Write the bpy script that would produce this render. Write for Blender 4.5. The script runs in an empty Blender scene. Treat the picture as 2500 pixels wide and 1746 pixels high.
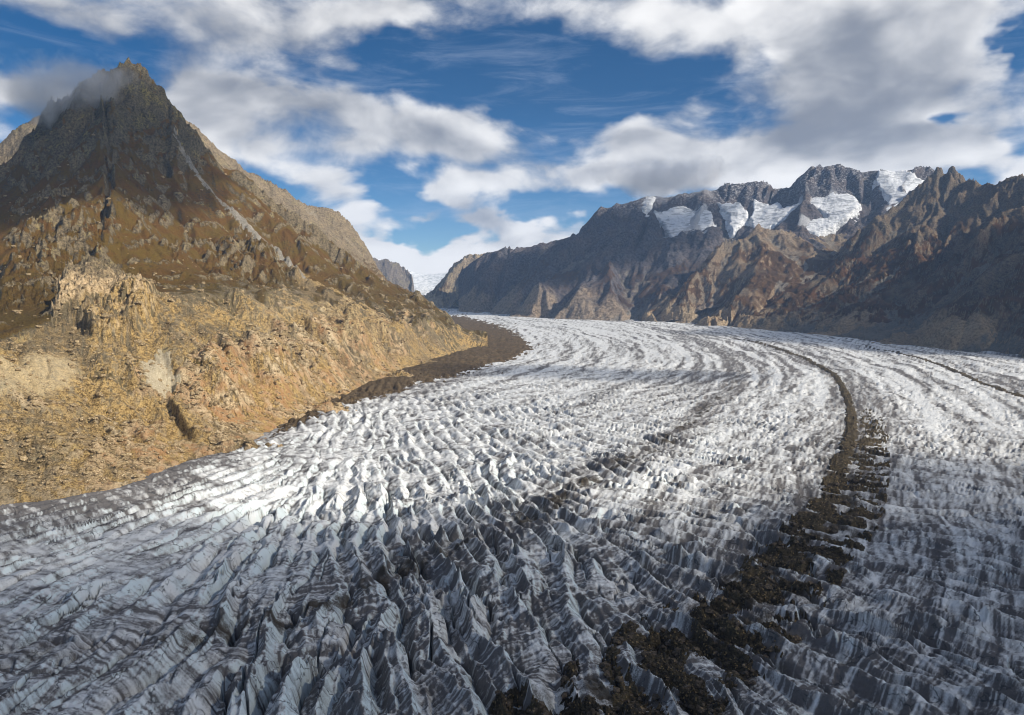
import bpy, math, random
import numpy as np
from mathutils import Vector
from mathutils.geometry import delaunay_2d_cdt

scene = bpy.context.scene
COL = scene.collection
GL_COLS, GL_ROWS = 1060, 566          # sampling of the glacier surface
f32 = np.float32
rad = math.radians

# clouds overhead that shade parts of the valley: shaded point, height of the cloud, half sizes, turn, label
SHADES = [
    (-1560, 2060, 500, 2700, 640, 620, 190, 20, 'grey cloud overhead whose shadow lies on the brown pyramid mountain'),
    (-120, 250, 0, 2600, 820, 330, 145, 8, 'unseen grey cloud added overhead to darken the near glacier'),  # unseen cloud, enlarged so its shade also darkens the lower frame corners
    (560, 470, 0, 2500, 400, 330, 110, 40, 'grey cloud overhead whose shadow darkens the right-hand ice'),
    (2120, 2500, 300, 2700, 760, 900, 220, 30, 'grey cloud overhead whose shadow covers the right-hand buttress'),
    (350, 5150, 450, 3600, 950, 560, 220, -12, 'long grey cloud high over the valley shading the snowy range'),
    (180, 1560, 0, 2500, 420, 130, 70, -10, 'small grey cloud overhead shading the bend of the ice'),
]
HAZE = 0.000034

# ------------------------------------------------------------------ camera
F_PX, TILT, CAM_H = 1659.0, math.atan(173 / 1659.0), 200.0      # focal length in pixels of a 2500 px wide picture
cam_data = bpy.data.cameras.new('camera')
cam_data.sensor_width = 36.0
cam_data.lens = 36.0 * F_PX / 2500.0
cam_data.clip_start = 1.0
cam_data.clip_end = 60000.0
cam = bpy.data.objects.new('camera', cam_data)
COL.objects.link(cam)
cam.location = (0, 0, CAM_H)
cam.rotation_euler = (math.pi / 2 - TILT, 0, 0)
scene.camera = cam

# ------------------------------------------------------------------ light
SUN_AZ, SUN_EL = rad(68), rad(34)           # azimuth: towards the right of straight behind the camera
SUN = Vector((math.sin(SUN_AZ) * math.cos(SUN_EL), -math.cos(SUN_AZ) * math.cos(SUN_EL), math.sin(SUN_EL)))
sd = bpy.data.lights.new('sun', 'SUN')
sd.energy = 5.0
sd.angle = rad(0.5)
sd.color = (1.0, 0.91, 0.77)
sun = bpy.data.objects.new('sun', sd)
COL.objects.link(sun)
sun.rotation_euler = SUN.to_track_quat('Z', 'Y').to_euler()

vs = scene.view_settings
vs.view_transform = 'Standard'
vs.look = 'None'
vs.exposure = 0.32
vs.gamma = 1.0
vs.use_curve_mapping = False
scene.cycles.use_denoising = True
scene.cycles.pixel_filter_type = 'BLACKMAN_HARRIS'
scene.cycles.filter_width = 1.0
scene.cycles.max_bounces = 8
scene.cycles.diffuse_bounces = 2
scene.cycles.glossy_bounces = 1
scene.cycles.volume_bounces = 5
scene.cycles.transparent_max_bounces = 32
scene.cycles.volume_max_steps = 256
scene.cycles.caustics_reflective = False
scene.cycles.caustics_refractive = False


class N:
    """small node-graph helper: values are sockets or plain numbers"""
    def __init__(self, tree):
        self.t = tree

    def new(self, typ, **kw):
        n = self.t.nodes.new(typ)
        for k, v in kw.items():
            setattr(n, k, v)
        return n

    def put(self, sock, v):
        if hasattr(v, 'is_linked'):
            self.t.links.new(v, sock)
        elif isinstance(v, (tuple, list)):
            sock.default_value = tuple(v) if len(sock.default_value) == len(v) else tuple(v) + (1.0,)
        else:
            sock.default_value = v

    def m(self, op, a, b=None, c=None, clamp=False):
        n = self.new('ShaderNodeMath', operation=op, use_clamp=clamp)
        for i, v in enumerate((a, b, c)):
            if v is not None:
                self.put(n.inputs[i], v)
        return n.outputs[0]

    def add(self, *v):
        r = v[0]
        for k in v[1:]:
            r = self.m('ADD', r, k)
        return r

    def mul(self, *v):
        r = v[0]
        for k in v[1:]:
            r = self.m('MULTIPLY', r, k)
        return r

    def step(self, v, lo, hi, a=0.0, b=1.0):
        n = self.new('ShaderNodeMapRange', interpolation_type='SMOOTHSTEP')
        for i, k in enumerate((v, lo, hi, a, b)):
            self.put(n.inputs[i], k)
        return n.outputs[0]

    def lin(self, v, lo, hi, a=0.0, b=1.0):
        n = self.new('ShaderNodeMapRange')
        for i, k in enumerate((v, lo, hi, a, b)):
            self.put(n.inputs[i], k)
        return n.outputs[0]

    def mix(self, fac, a, b, mode='MIX'):
        n = self.new('ShaderNodeMix', data_type='RGBA', blend_type=mode)
        self.put(n.inputs[0], fac)
        self.put(n.inputs[6], a)
        self.put(n.inputs[7], b)
        return n.outputs[2]

    def noise(self, vec, scale, detail=4.0, rough=0.55, dist=0.0, col=False, typ=None):
        n = self.new('ShaderNodeTexNoise')
        if typ:
            n.noise_type = typ
        self.put(n.inputs['Vector'], vec)
        n.inputs['Scale'].default_value = scale
        n.inputs['Detail'].default_value = detail
        n.inputs['Roughness'].default_value = rough
        n.inputs['Distortion'].default_value = dist
        return n.outputs[1 if col else 0]

    def vmul(self, v, k):
        n = self.new('ShaderNodeVectorMath', operation='MULTIPLY')
        self.put(n.inputs[0], v)
        self.put(n.inputs[1], k)
        return n.outputs[0]

    def vadd(self, v, k):
        n = self.new('ShaderNodeVectorMath', operation='ADD')
        self.put(n.inputs[0], v)
        self.put(n.inputs[1], k)
        return n.outputs[0]

    def attr(self, name, out=2):
        n = self.new('ShaderNodeAttribute')
        n.attribute_name = name
        return n.outputs[out]


def ray(px, py):
    """world direction through a point of a 2500 x 1746 picture"""
    u, v = (px - 1250) / F_PX, (873 - py) / F_PX
    c, s = math.cos(TILT), math.sin(TILT)
    return np.array([u, c + v * s, -s + v * c])


def at(px, py, Y):
    d = ray(px, py)
    p = d * (Y / d[1])
    return np.array([p[0], p[1], p[2] + CAM_H])


def ground(px, py, z=0.0):
    d = ray(px, py)
    p = d * ((z - CAM_H) / d[2])
    return p[0], p[1]


def unproject_back(x, y, z):
    """world -> picture coordinates, used to author markings from measured places"""
    c, s = math.cos(TILT), math.sin(TILT)
    zz = z - CAM_H
    dep = y * c - zz * s
    up = y * s + zz * c
    return 1250 + F_PX * x / dep, 873 - F_PX * up / dep


# ------------------------------------------------------------------ sky
world = bpy.data.worlds.new('World')
scene.world = world
world.use_nodes = True
wt = world.node_tree
wt.nodes.clear()
w = N(wt)
sky = w.new('ShaderNodeTexSky', sky_type='NISHITA')
sky.sun_disc = False
sky.sun_elevation = SUN_EL
sky.sun_rotation = math.pi - SUN_AZ
sky.altitude = 2400
sky.air_density = 1.0
sky.dust_density = 0.35
sky.ozone_density = 3.5
wdir = w.new('ShaderNodeTexCoord').outputs['Generated']
sep = w.new('ShaderNodeSeparateXYZ')
w.put(sep.inputs[0], wdir)
dx, dy, dz = sep.outputs
az = w.m('ARCTAN2', dx, dy)
el = w.m('ARCSINE', dz)
# the cloud field: flattened 3-D noise over directions, warped by a coarser one
flat = w.vmul(wdir, (1.0, 1.0, 1.8))
warp = w.vadd(w.vmul(w.noise(flat, 3.2, 3.0, 0.5, col=True), (0.16, 0.16, 0.16)), (-0.08, -0.08, -0.08))
pw = w.vadd(flat, warp)
big = w.noise(pw, 3.6, 7.0, 0.52)
up = w.vadd(pw, (0.012, -0.004, 0.05))
big_up = w.noise(up, 3.6, 4.0, 0.5)
fine = w.noise(pw, 13.0, 5.0, 0.6)
blobs = [  # picture x, y, half widths, weight, tilt: where cloud banks and blue gaps stand round the valley
    (520, 70, 300, 80, .30, 0), (120, 20, 160, 40, .16, 0), (60, 240, 170, 66, .44, 0), (430, 230, 170, 90, .36, 0),
    (960, 30, 260, 40, .20, 0), (1120, 112, 50, 24, .26, 0), (700, 236, 190, 34, .34, .12), (560, 330, 200, 90, .42, 0),
    (1030, 345, 250, 66, .56, 0), (790, 460, 120, 46, .42, .2), (900, 580, 130, 50, .50, .2), (1110, 470, 85, 32, .46, 0),
    (1022, 516, 30, 14, .26, 0), (1175, 535, 80, 24, .44, 0), (1240, 590, 110, 34, .54, 0), (1400, 555, 140, 24, .36, 0),
    (1050, 632, 200, 34, .52, 0), (1420, 450, 160, 42, .50, -.1), (1545, 320, 110, 54, .36, 0), (1700, 400, 240, 80, .40, 0),
    (1470, 40, 170, 70, .26, 0), (1800, 40, 260, 80, .32, 0), (2150, 200, 380, 170, .44, 0), (2000, 370, 420, 80, .40, 0),
    (2380, 390, 190, 60, .30, 0), (2120, 60, 260, 80, .30, 0),
    (1250, 420, 1500, 420, -.23, 0), (1470, 200, 190, 60, -.34, 0), (1870, 120, 60, 40, -.26, 0), (2310, 283, 40, 20, -.42, 0), (2490, 100, 34, 60, -.44, 0),
    (2480, 345, 60, 30, -.25, 0), (1230, 120, 110, 70, -.26, 0), (1290, 330, 70, 60, -.18, 0), (90, 130, 80, 50, -.40, 0),
    (950, 210, 120, 26, -.22, 0), (1010, 125, 110, 34, -.34, 0), (1230, 270, 180, 30, -.16, 0),
    (1380, 640, 200, 20, -.15, 0), (960, 470, 60, 22, -.34, 0), (1020, 570, 80, 20, -.26, 0), (1330, 510, 90, 26, -.2, 0),
]
wob = w.new('ShaderNodeSeparateXYZ')
w.put(wob.inputs[0], w.noise(flat, 7.0, 4.0, 0.55, col=True))
azw = w.m('MULTIPLY_ADD', w.m('SUBTRACT', wob.outputs[0], 0.5), 0.20, az)
elw = w.m('MULTIPLY_ADD', w.m('SUBTRACT', wob.outputs[1], 0.5), 0.085, el)
cov = None
for bx_, by_, sx_, sy_, amp_, tilt_ in blobs:
    d0, d1, d2 = ray(bx_, by_), ray(bx_ + sx_, by_), ray(bx_, by_ - sy_)
    a0, e0 = math.atan2(d0[0], d0[1]), math.asin(d0[2] / np.linalg.norm(d0))
    sa = abs(math.atan2(d1[0], d1[1]) - a0)
    se = abs(math.asin(d2[2] / np.linalg.norm(d2)) - e0)
    ua = w.m('SUBTRACT', azw, a0)
    ue = w.m('SUBTRACT', elw, e0)
    if tilt_:
        ue = w.m('MULTIPLY_ADD', ua, tilt_, ue)
    ua = w.mul(ua, 1 / sa)
    ue = w.mul(ue, 1 / se)
    q = w.m('MULTIPLY_ADD', ua, ua, w.mul(ue, ue))
    g = w.mul(w.m('EXPONENT', w.mul(q, -0.8)), amp_)
    cov = g if cov is None else w.m('ADD', cov, g)
vor = w.new('ShaderNodeTexVoronoi', feature='F1')
w.put(vor.inputs['Vector'], pw)
vor.inputs['Scale'].default_value = 11.0
vor.inputs['Detail'].default_value = 1.0
vor.inputs['Roughness'].default_value = 0.55
puff = w.m('SUBTRACT', 0.42, vor.outputs['Distance'])
low = w.step(el, 0.02, 0.24)                                   # banks high above us show their grey undersides
dens0 = w.add(w.mul(w.m('SUBTRACT', big, 0.5), 1.15), w.mul(w.m('SUBTRACT', fine, 0.5), 0.42), w.mul(puff, w.lin(low, 0, 1, 0.42, 0.14)), cov, 0.15)
dens = w.mul(w.step(dens0, 0.01, w.lin(low, 0, 1, 0.20, 0.36)), w.step(el, -0.06, 0.0))
thick = w.step(dens0, 0.18, 0.75)
relief = w.m('SUBTRACT', big, big_up)
lit = w.add(w.mul(relief, 3.6), w.mul(w.m('SUBTRACT', fine, 0.5), 0.55), w.mul(puff, 0.45))
lit = w.m('SUBTRACT', lit, w.mul(thick, low, 0.42))
lit = w.step(w.m('ADD', lit, w.lin(low, 0, 1, 0.98, 0.60)), -0.25, 1.05)
cloud_col = w.mix(lit, (2.1, 2.3, 2.75), (8.8, 8.7, 8.6))
# thin high streaks of cirrus
cir = w.noise(w.vmul(wdir, (2.2, 2.2, 13.0)), 3.0, 6.0, 0.62, 0.6)
cirrus = w.mul(w.step(cir, 0.46, 0.80), w.step(el, -0.06, 0.0), 0.28)
hs = w.new('ShaderNodeHueSaturation')
hs.inputs['Saturation'].default_value = 1.36
w.put(hs.inputs['Value'], w.lin(el, 0.0, 0.26, 0.86, 0.56))
w.put(hs.inputs['Color'], sky.outputs[0])
skyc = w.mix(cirrus, hs.outputs[0], (4.6, 5.4, 6.8))
final = w.mix(dens, skyc, cloud_col)
bg = w.new('ShaderNodeBackground')
w.put(bg.inputs[0], final)
bg.inputs[1].default_value = 0.1
wo = w.new('ShaderNodeOutputWorld')
w.put(wo.inputs[0], bg.outputs[0])
world.cycles.sampling_method = 'NONE'          # the sky is even enough without it

# ------------------------------------------------------------------ array noise
_rng = np.random.RandomState(7)
_ga = _rng.rand(256) * 2 * np.pi
_GX, _GY = np.cos(_ga).astype(f32), np.sin(_ga).astype(f32)


def hsh(ix, iy, s):
    h = ix.astype(np.uint32) * np.uint32(374761393) + iy.astype(np.uint32) * np.uint32(668265263) + np.uint32((s * 2246822519 + 12345) & 0xffffffff)
    h = (h ^ (h >> np.uint32(13))) * np.uint32(1274126177)
    return h ^ (h >> np.uint32(16))


def perlin(x, y, s=0):
    x0 = np.floor(x)
    y0 = np.floor(y)
    fx = (x - x0).astype(f32)
    fy = (y - y0).astype(f32)
    ix = x0.astype(np.int32)
    iy = y0.astype(np.int32)
    u = fx * fx * fx * (fx * (fx * 6 - 15) + 10)
    v = fy * fy * fy * (fy * (fy * 6 - 15) + 10)

    def g(i, j):
        h = hsh(ix + i, iy + j, s) & np.uint32(255)
        return _GX[h] * (fx - i) + _GY[h] * (fy - j)
    a = g(0, 0)
    a += u * (g(1, 0) - a)
    b = g(0, 1)
    b += u * (g(1, 1) - b)
    return (a + v * (b - a)) * f32(1.5)


def fbm(x, y, octs=4, s=0, gain=0.5, lac=2.03):
    r = 0
    a = 1.0
    for k in range(octs):
        r = r + a * perlin(x, y, s + k * 17)
        x = x * lac + 3.7
        y = y * lac - 1.9
        a *= gain
    return r


def ridged(x, y, octs=4, s=0, gain=0.5, lac=2.1):
    r = 0
    a = 1.0
    for k in range(octs):
        r = r + a * (1 - 2 * np.abs(perlin(x, y, s + k * 13)))
        x = x * lac + 5.1
        y = y * lac + 2.3
        a *= gain
    return r


def stripes(x, y, nx, ny, wl, cell, s=0):
    """ribs across a direction field: returns cos, sin of the local phase and how well neighbours agree"""
    cx, cy = x / cell, y / cell
    i0 = np.floor(cx).astype(np.int32)
    j0 = np.floor(cy).astype(np.int32)
    fx = (cx - i0).astype(f32)
    fy = (cy - j0).astype(f32)
    k = (2 * np.pi * cell / wl)
    C = S = W = 0
    for di in (-1, 0, 1):
        for dj in (-1, 0, 1):
            h = hsh(i0 + di, j0 + dj, s)
            jx = (h & np.uint32(1023)).astype(f32) / f32(1023)
            jy = ((h >> np.uint32(10)) & np.uint32(1023)).astype(f32) / f32(1023)
            vx = fx - di - jx
            vy = fy - dj - jy
            wt_ = np.exp(-(vx * vx + vy * vy) * f32(3.2))
            ph = (vx * nx + vy * ny) * k
            C = C + wt_ * np.cos(ph)
            S = S + wt_ * np.sin(ph)
            W = W + wt_
    mg = np.sqrt(C * C + S * S) + f32(1e-6)
    return C / mg, S / mg, mg / W


def lic(x, y, ux, uy, wl, n, s, step=0.7):
    """noise drawn out along a direction field: long uneven ribs"""
    acc = 0
    w2 = 0.0
    for k in range(n):
        t = (k - (n - 1) / 2)
        wk = math.cos(t / n * math.pi) ** 0.7 + 0.05
        acc = acc + wk * perlin((x + ux * (t * step * wl)) / wl, (y + uy * (t * step * wl)) / wl, s)
        w2 += wk
    acc = acc / f32(w2)
    return acc / f32(acc[::17].std() + 1e-6)


def sstep(v, lo, hi):
    t = np.clip((v - lo) / (hi - lo), 0, 1)
    return t * t * (3 - 2 * t)


def polydist(x, y, pts):
    """distance to a polyline, signed (positive to the left of its run), and the nearest parameter 0..1"""
    best = np.full(x.shape, 1e12, f32)
    sg = np.zeros(x.shape, f32)
    tt = np.zeros(x.shape, f32)
    n = len(pts) - 1
    for k in range(n):
        ax, ay = pts[k]
        bx, by = pts[k + 1]
        ex, ey = bx - ax, by - ay
        L2 = ex * ex + ey * ey
        t = np.clip(((x - ax) * ex + (y - ay) * ey) / L2, 0, 1)
        qx = x - ax - t * ex
        qy = y - ay - t * ey
        d2 = qx * qx + qy * qy
        m = d2 < best
        best = np.where(m, d2, best)
        sg = np.where(m, np.sign(ex * qy - ey * qx), sg)
        tt = np.where(m, (k + t) / n, tt)
    return np.sqrt(best), sg, tt


def smooth_line(pts, n=6):
    """Catmull-Rom through the points"""
    p = [np.array(q, float) for q in pts]
    p = [2 * p[0] - p[1]] + p + [2 * p[-1] - p[-2]]
    out = []
    for i in range(1, len(p) - 2):
        for k in range(n):
            t = k / n
            out.append(tuple(0.5 * (2 * p[i] + (p[i + 1] - p[i - 1]) * t + (2 * p[i - 1] - 5 * p[i] + 4 * p[i + 1] - p[i + 2]) * t * t
                                    + (3 * p[i] - 3 * p[i + 1] + p[i + 2] - p[i - 1]) * t ** 3)))
    out.append(tuple(p[-2]))
    return out


def inside(px, py, poly):
    c = np.zeros(px.shape, bool)
    n = len(poly)
    for i in range(n):
        x1, y1 = poly[i]
        x2, y2 = poly[(i + 1) % n]
        if y1 == y2:
            continue
        m = ((y1 > py) != (y2 > py)) & (px < (x2 - x1) * (py - y1) / (y2 - y1) + x1)
        c ^= m
    return c


def polymask(px, py, poly, soft):
    """1 inside the outline, fading over `soft` across its edge"""
    d, _, _ = polydist(px, py, list(poly) + [poly[0]])
    s = np.where(inside(px, py, poly), d, -d)
    return sstep(s, -soft, soft)


def idw(x, y, ctrl, eps=0.10, p=2.0):
    """smooth interpolation of control values [(x, y, v...)]; lengths count relative to the distance from the origin"""
    r = np.hypot(x, y) + 50
    out = [0] * (len(ctrl[0]) - 2)
    W = 0
    for c in ctrl:
        d2 = ((x - c[0]) ** 2 + (y - c[1]) ** 2) / (r * math.hypot(c[0], c[1])) + eps ** 2
        wgt = (1 / d2 ** p).astype(f32)
        W = W + wgt
        for k, v in enumerate(c[2:]):
            out[k] = out[k] + wgt * f32(v)
    return [o / W for o in out]


# ------------------------------------------------------------------ mesh building
def grid_mesh(name, X, Y, Z, keep, attrs, material, parent=None, smooth=True):
    """one mesh object from the kept cells of a grid of points, with named point attributes"""
    nr, nc = X.shape
    idx = np.arange(nr * nc, dtype=np.int64).reshape(nr, nc)
    q = np.stack([idx[:-1, :-1], idx[:-1, 1:], idx[1:, 1:], idx[1:, :-1]], -1)[keep]
    used = np.zeros(nr * nc, bool)
    used[q.ravel()] = True
    remap = np.cumsum(used) - 1
    q = remap[q].astype(np.int32)
    co = np.stack([X.ravel()[used], Y.ravel()[used], Z.ravel()[used]], -1).astype(f32)
    me = bpy.data.meshes.new(name)
    me.vertices.add(len(co))
    me.vertices.foreach_set('co', co.ravel())
    me.loops.add(q.size)
    me.loops.foreach_set('vertex_index', q.ravel())
    me.polygons.add(len(q))
    me.polygons.foreach_set('loop_start', np.arange(0, q.size, 4, dtype=np.int32))
    me.update(calc_edges=True)
    if smooth:
        me.polygons.foreach_set('use_smooth', np.ones(len(q), bool))
    for k, v in attrs.items():
        a = me.attributes.new(k, 'FLOAT', 'POINT')
        a.data.foreach_set('value', v.ravel()[used].astype(f32))
    me.materials.append(material)
    o = bpy.data.objects.new(name, me)
    COL.objects.link(o)
    if parent:
        o.parent = parent
    return o


def cellmax(m):
    return m[:-1, :-1] | m[1:, :-1] | m[:-1, 1:] | m[1:, 1:]


def tag(o, label=None, cat=None, group=None, kind=None):
    for k, v in (('label', label), ('category', cat), ('group', group), ('kind', kind)):
        if v:
            o[k] = v
    return o


def new_mat(name):
    m = bpy.data.materials.new(name)
    m.use_nodes = True
    m.node_tree.nodes.clear()
    n = N(m.node_tree)
    out = n.new('ShaderNodeOutputMaterial')
    return m, n, out


def finish(n, out, colour, rough=0.85, spec=0.25, height=None, dist=1.0, strength=1.0):
    b = n.new('ShaderNodeBsdfPrincipled')
    n.put(b.inputs['Base Color'], colour)
    n.put(b.inputs['Roughness'], rough)
    n.put(b.inputs['Specular IOR Level'], spec)
    if height is not None:
        bp = n.new('ShaderNodeBump')
        bp.inputs['Strength'].default_value = strength
        bp.inputs['Distance'].default_value = dist
        n.put(bp.inputs['Height'], height)
        n.put(b.inputs['Normal'], bp.outputs[0])
    n.put(out.inputs[0], b.outputs[0])


# ------------------------------------------------------------------ materials
def ice_material():
    m, n, out = new_mat('glacier_ice')
    pos = n.new('ShaderNodeNewGeometry').outputs['Position']
    dirt, wall, grit = n.attr('dirt'), n.attr('wall'), n.attr('grit')
    n1 = n.noise(pos, 1.3, 5, 0.7)
    n2 = n.noise(pos, 0.11, 4, 0.6)
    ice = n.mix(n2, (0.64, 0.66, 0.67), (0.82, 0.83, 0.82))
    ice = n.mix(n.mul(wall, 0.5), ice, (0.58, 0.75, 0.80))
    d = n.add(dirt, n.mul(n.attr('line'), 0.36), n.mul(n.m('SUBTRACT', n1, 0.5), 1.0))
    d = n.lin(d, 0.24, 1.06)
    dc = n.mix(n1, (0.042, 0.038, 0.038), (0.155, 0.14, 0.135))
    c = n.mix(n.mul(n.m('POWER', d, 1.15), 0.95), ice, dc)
    # open hairline fractures
    wp = n.vadd(pos, n.vmul(n.noise(pos, 0.12, 3, 0.6, col=True), (9, 9, 9)))
    vc = n.new('ShaderNodeTexVoronoi', feature='DISTANCE_TO_EDGE')
    n.put(vc.inputs['Vector'], wp)
    vc.inputs['Scale'].default_value = 0.085
    fr = n.mul(n.step(vc.outputs['Distance'], 0.035, 0.0), n.step(n2, 0.46, 0.58))
    c = n.mix(n.mul(fr, 0.8), c, (0.05, 0.055, 0.06))
    g = n.step(n.add(grit, n.mul(n.m('SUBTRACT', n1, 0.5), 0.7)), 0.25, 0.75)
    gc = n.mix(n2, (0.030, 0.024, 0.016), (0.075, 0.058, 0.036))
    c = n.mix(n.mul(g, 0.95), c, gc)
    ht = n.add(n.mul(n1, 0.7), n.noise(pos, 0.35, 4, 0.6), n.mul(fr, -0.7))
    rough = n.lin(d, 0, 1, 0.42, 0.9)
    finish(n, out, c, rough, 0.35, ht, 0.9, 0.8)
    return m


def rubble_material(name, dark, mid, light):
    m, n, out = new_mat(name)
    pos = n.new('ShaderNodeNewGeometry').outputs['Position']
    n1 = n.noise(pos, 0.5, 6, 0.7)
    n2 = n.noise(pos, 0.045, 4, 0.55)
    v = n.new('ShaderNodeTexVoronoi')
    n.put(v.inputs['Vector'], pos)
    v.inputs['Scale'].default_value = 1.1
    c = n.mix(n.step(n1, 0.35, 0.7), dark, mid)
    c = n.mix(n.step(n2, 0.45, 0.75), c, mid)
    sp = n.new('ShaderNodeSeparateColor')
    n.put(sp.inputs[0], v.outputs['Color'])
    c = n.mix(n.step(sp.outputs[0], 0.93, 0.97), c, light)
    finish(n, out, c, 0.9, 0.2, n.add(n1, n.mul(v.outputs['Distance'], 0.6)), 1.6, 1.0)
    return m


def snow_material():
    m, n, out = new_mat('snow')
    pos = n.new('ShaderNodeNewGeometry').outputs['Position']
    st = n.noise(n.vmul(pos, (1.0, 1.0, 3.0)), 0.013, 6, 0.6, 0.8)
    n1 = n.noise(pos, 0.06, 5, 0.6)
    c = n.mix(n.step(st, 0.48, 0.60), (0.74, 0.76, 0.79), (0.40, 0.42, 0.45))
    c = n.mix(n.mul(n.step(n1, 0.58, 0.72), 0.35), c, (0.36, 0.36, 0.37))
    finish(n, out, c, 0.7, 0.2, n.add(st, n1), 14.0, 0.9)
    return m


def rock_material(name, s, rock_d, rock_l, grass_a, grass_b, scree_a, scree_b, lichen=(0.24, 0.22, 0.08), flakes=0.0, bright_col=(0.64, 0.54, 0.36)):
    """mountain side: bare rock, autumn grass, scree and lichen by the point attributes; s = size of its detail (m)"""
    m, n, out = new_mat(name)
    geo = n.new('ShaderNodeNewGeometry')
    pos = geo.outputs['Position']
    k = 1.0 / s
    n1 = n.noise(pos, 0.16 * k, 6, 0.65)
    n2 = n.noise(pos, 0.02 * k, 5, 0.6, 0.4)
    n3 = n.noise(pos, 0.6 * k, 4, 0.65)
    grass, scree, pale, orange = n.attr('grass'), n.attr('scree'), n.attr('pale'), n.attr('orange')
    rock = n.mix(n.step(n.add(n.mul(n1, 0.6), n.mul(n3, 0.4)), 0.36, 0.66), rock_d, rock_l)
    rock = n.mix(n.mul(n.step(n2, 0.5, 0.68), n.step(n1, 0.42, 0.6), 0.55), rock, lichen)
    rock = n.mix(pale, rock, n.mix(n.step(n.add(n.mul(n1, 0.55), n.mul(n3, 0.45)), 0.36, 0.58), (0.20, 0.130, 0.055), (0.74, 0.56, 0.34)))
    rock = n.mix(n.mul(orange, n.step(n2, 0.40, 0.58)), rock, n.mix(n3, (0.26, 0.125, 0.045), (0.62, 0.37, 0.18)))
    g = n.step(n.add(grass, n.mul(n.m('SUBTRACT', n1, 0.5), 0.9), n.mul(n.m('SUBTRACT', n3, 0.5), 0.5)), 0.40, 0.60)
    gc = n.mix(n.step(n2, 0.38, 0.62), grass_a, grass_b)
    gc = n.mix(n.attr('olive'), gc, n.mix(n1, (0.060, 0.045, 0.014), (0.15, 0.105, 0.035)))
    gc = n.mix(n.mul(n.step(n3, 0.42, 0.68), 0.6), gc, (0.045, 0.030, 0.010))
    gc = n.mix(n.mul(n.step(n1, 0.56, 0.70), 0.45), gc, (0.20, 0.15, 0.045))
    c = n.mix(g, rock, gc)
    sc = n.step(n.add(scree, n.mul(n.m('SUBTRACT', n3, 0.5), 0.55)), 0.3, 0.7)
    c = n.mix(sc, c, n.mix(n.step(n.add(n.mul(n1, 0.45), n.mul(n3, 0.55)), 0.38, 0.60), scree_a, scree_b))
    c = n.mix(n.mul(n.attr('tone'), 0.75), c, n.mix(n.step(n3, 0.4, 0.6), (0.075, 0.060, 0.036), (0.20, 0.165, 0.115)))
    c = n.mix(n.mul(n.attr('bright'), 0.75, n.lin(n3, 0.3, 0.7, 0.6, 1.0)), c, bright_col)
    if flakes:
        sepn = n.new('ShaderNodeSeparateXYZ')
        n.put(sepn.inputs[0], geo.outputs['Normal'])
        zz = n.new('ShaderNodeSeparateXYZ')
        n.put(zz.inputs[0], pos)
        f = n.mul(n.step(zz.outputs[2], 720, 1000), n.step(sepn.outputs[2], 0.25, 0.75), n.step(n1, 0.50, 0.62), flakes)
        c = n.mix(f, c, (0.72, 0.74, 0.78))
    ht = n.add(n.mul(n1, 1.0), n.mul(n3, 0.35))
    finish(n, out, c, 0.92, 0.15, ht, 7.0 * s, 1.0)
    return m


ICE = ice_material()
RUBBLE = rubble_material('moraine_rubble', (0.026, 0.021, 0.014), (0.115, 0.090, 0.052), (0.28, 0.20, 0.10))
RUBBLE_SIDE = rubble_material('lateral_rubble', (0.035, 0.027, 0.018), (0.17, 0.115, 0.055), (0.36, 0.28, 0.18))
SNOW = snow_material()

# ------------------------------------------------------------------ the glacier
K = 2500 / 2296.0
MAIN = [(-1500, 8800), (-300, 6600), (420, 4600), (800, 3300)] + [ground(a * K, b * K) for a, b in (
    (1680, 765), (1740, 780), (1820, 810), (1870, 845), (1900, 900), (1905, 960), (1885, 1040), (1850, 1130), (1790, 1200),
    (1720, 1270), (1620, 1360), (1520, 1450), (1400, 1545), (1300, 1604))] + [(-90, 205), (-330, 110), (-900, 40)]
MAIN = smooth_line(MAIN, 4)
INNER = smooth_line([ground(a * K, b * K) for a, b in (
    (1500, 742), (1560, 765), (1620, 790), (1655, 830), (1640, 870), (1600, 900), (1480, 1000), (1330, 1080), (1200, 1150), (980, 1250),
    (700, 1380), (300, 1440), (0, 1470))] + [(-500, 330)], 4)
RIGHT = smooth_line([ground(a * K, b * K) for a, b in ((1560, 728), (1800, 748), (1960, 780), (2100, 815), (2230, 870), (2296, 890))] + [(860, 1000), (700, 640)], 4)
THIN = smooth_line([ground(a * K, b * K) for a, b in ((1380, 722), (1470, 735), (1560, 752), (1640, 768), (1720, 790))], 4)
LEFT_EDGE = [(-2600, 250), (-1400, 330), (-900, 420), (-640, 540)] + [ground(a * K, b * K) for a, b in (
    (0, 1113), (120, 1104), (230, 1088), (330, 1055), (440, 1010), (530, 978), (620, 948), (700, 910), (740, 890), (880, 832), (960, 805), (1045, 780),
    (1030, 745), (1003, 712), (975, 692), (955, 686))] + [(-1200, 8600), (-1900, 9800)]
RIGHT_EDGE = [(-1350, 9800), ground(1040, 744)] + [ground(a * K, b * K) for a, b in ((1090, 697), (1240, 714), (1480, 720), (1640, 731), (1800, 745), (2050, 771), (2296, 800))] + [(1560, 1500), (1500, 900), (1300, 300), (1100, -300)]

DIRS = [(166, 592, -32), (341, 649, -25), (163, 398, -48), (52, 332, -78), (0, 426, -80), (-63, 746, -74), (-123, 441, -73),
        (-233, 373, -97), (-341, 458, -110), (-420, 640, -125), (600, 1200, -22), (760, 2000, -8), (330, 1400, -36), (60, 1300, -58),
        (-160, 1200, -80), (1200, 1800, -14), (300, 3000, -4), (-300, 4800, 12), (250, 900, -42), (420, 380, -36), (-300, 250, -100)]
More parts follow.
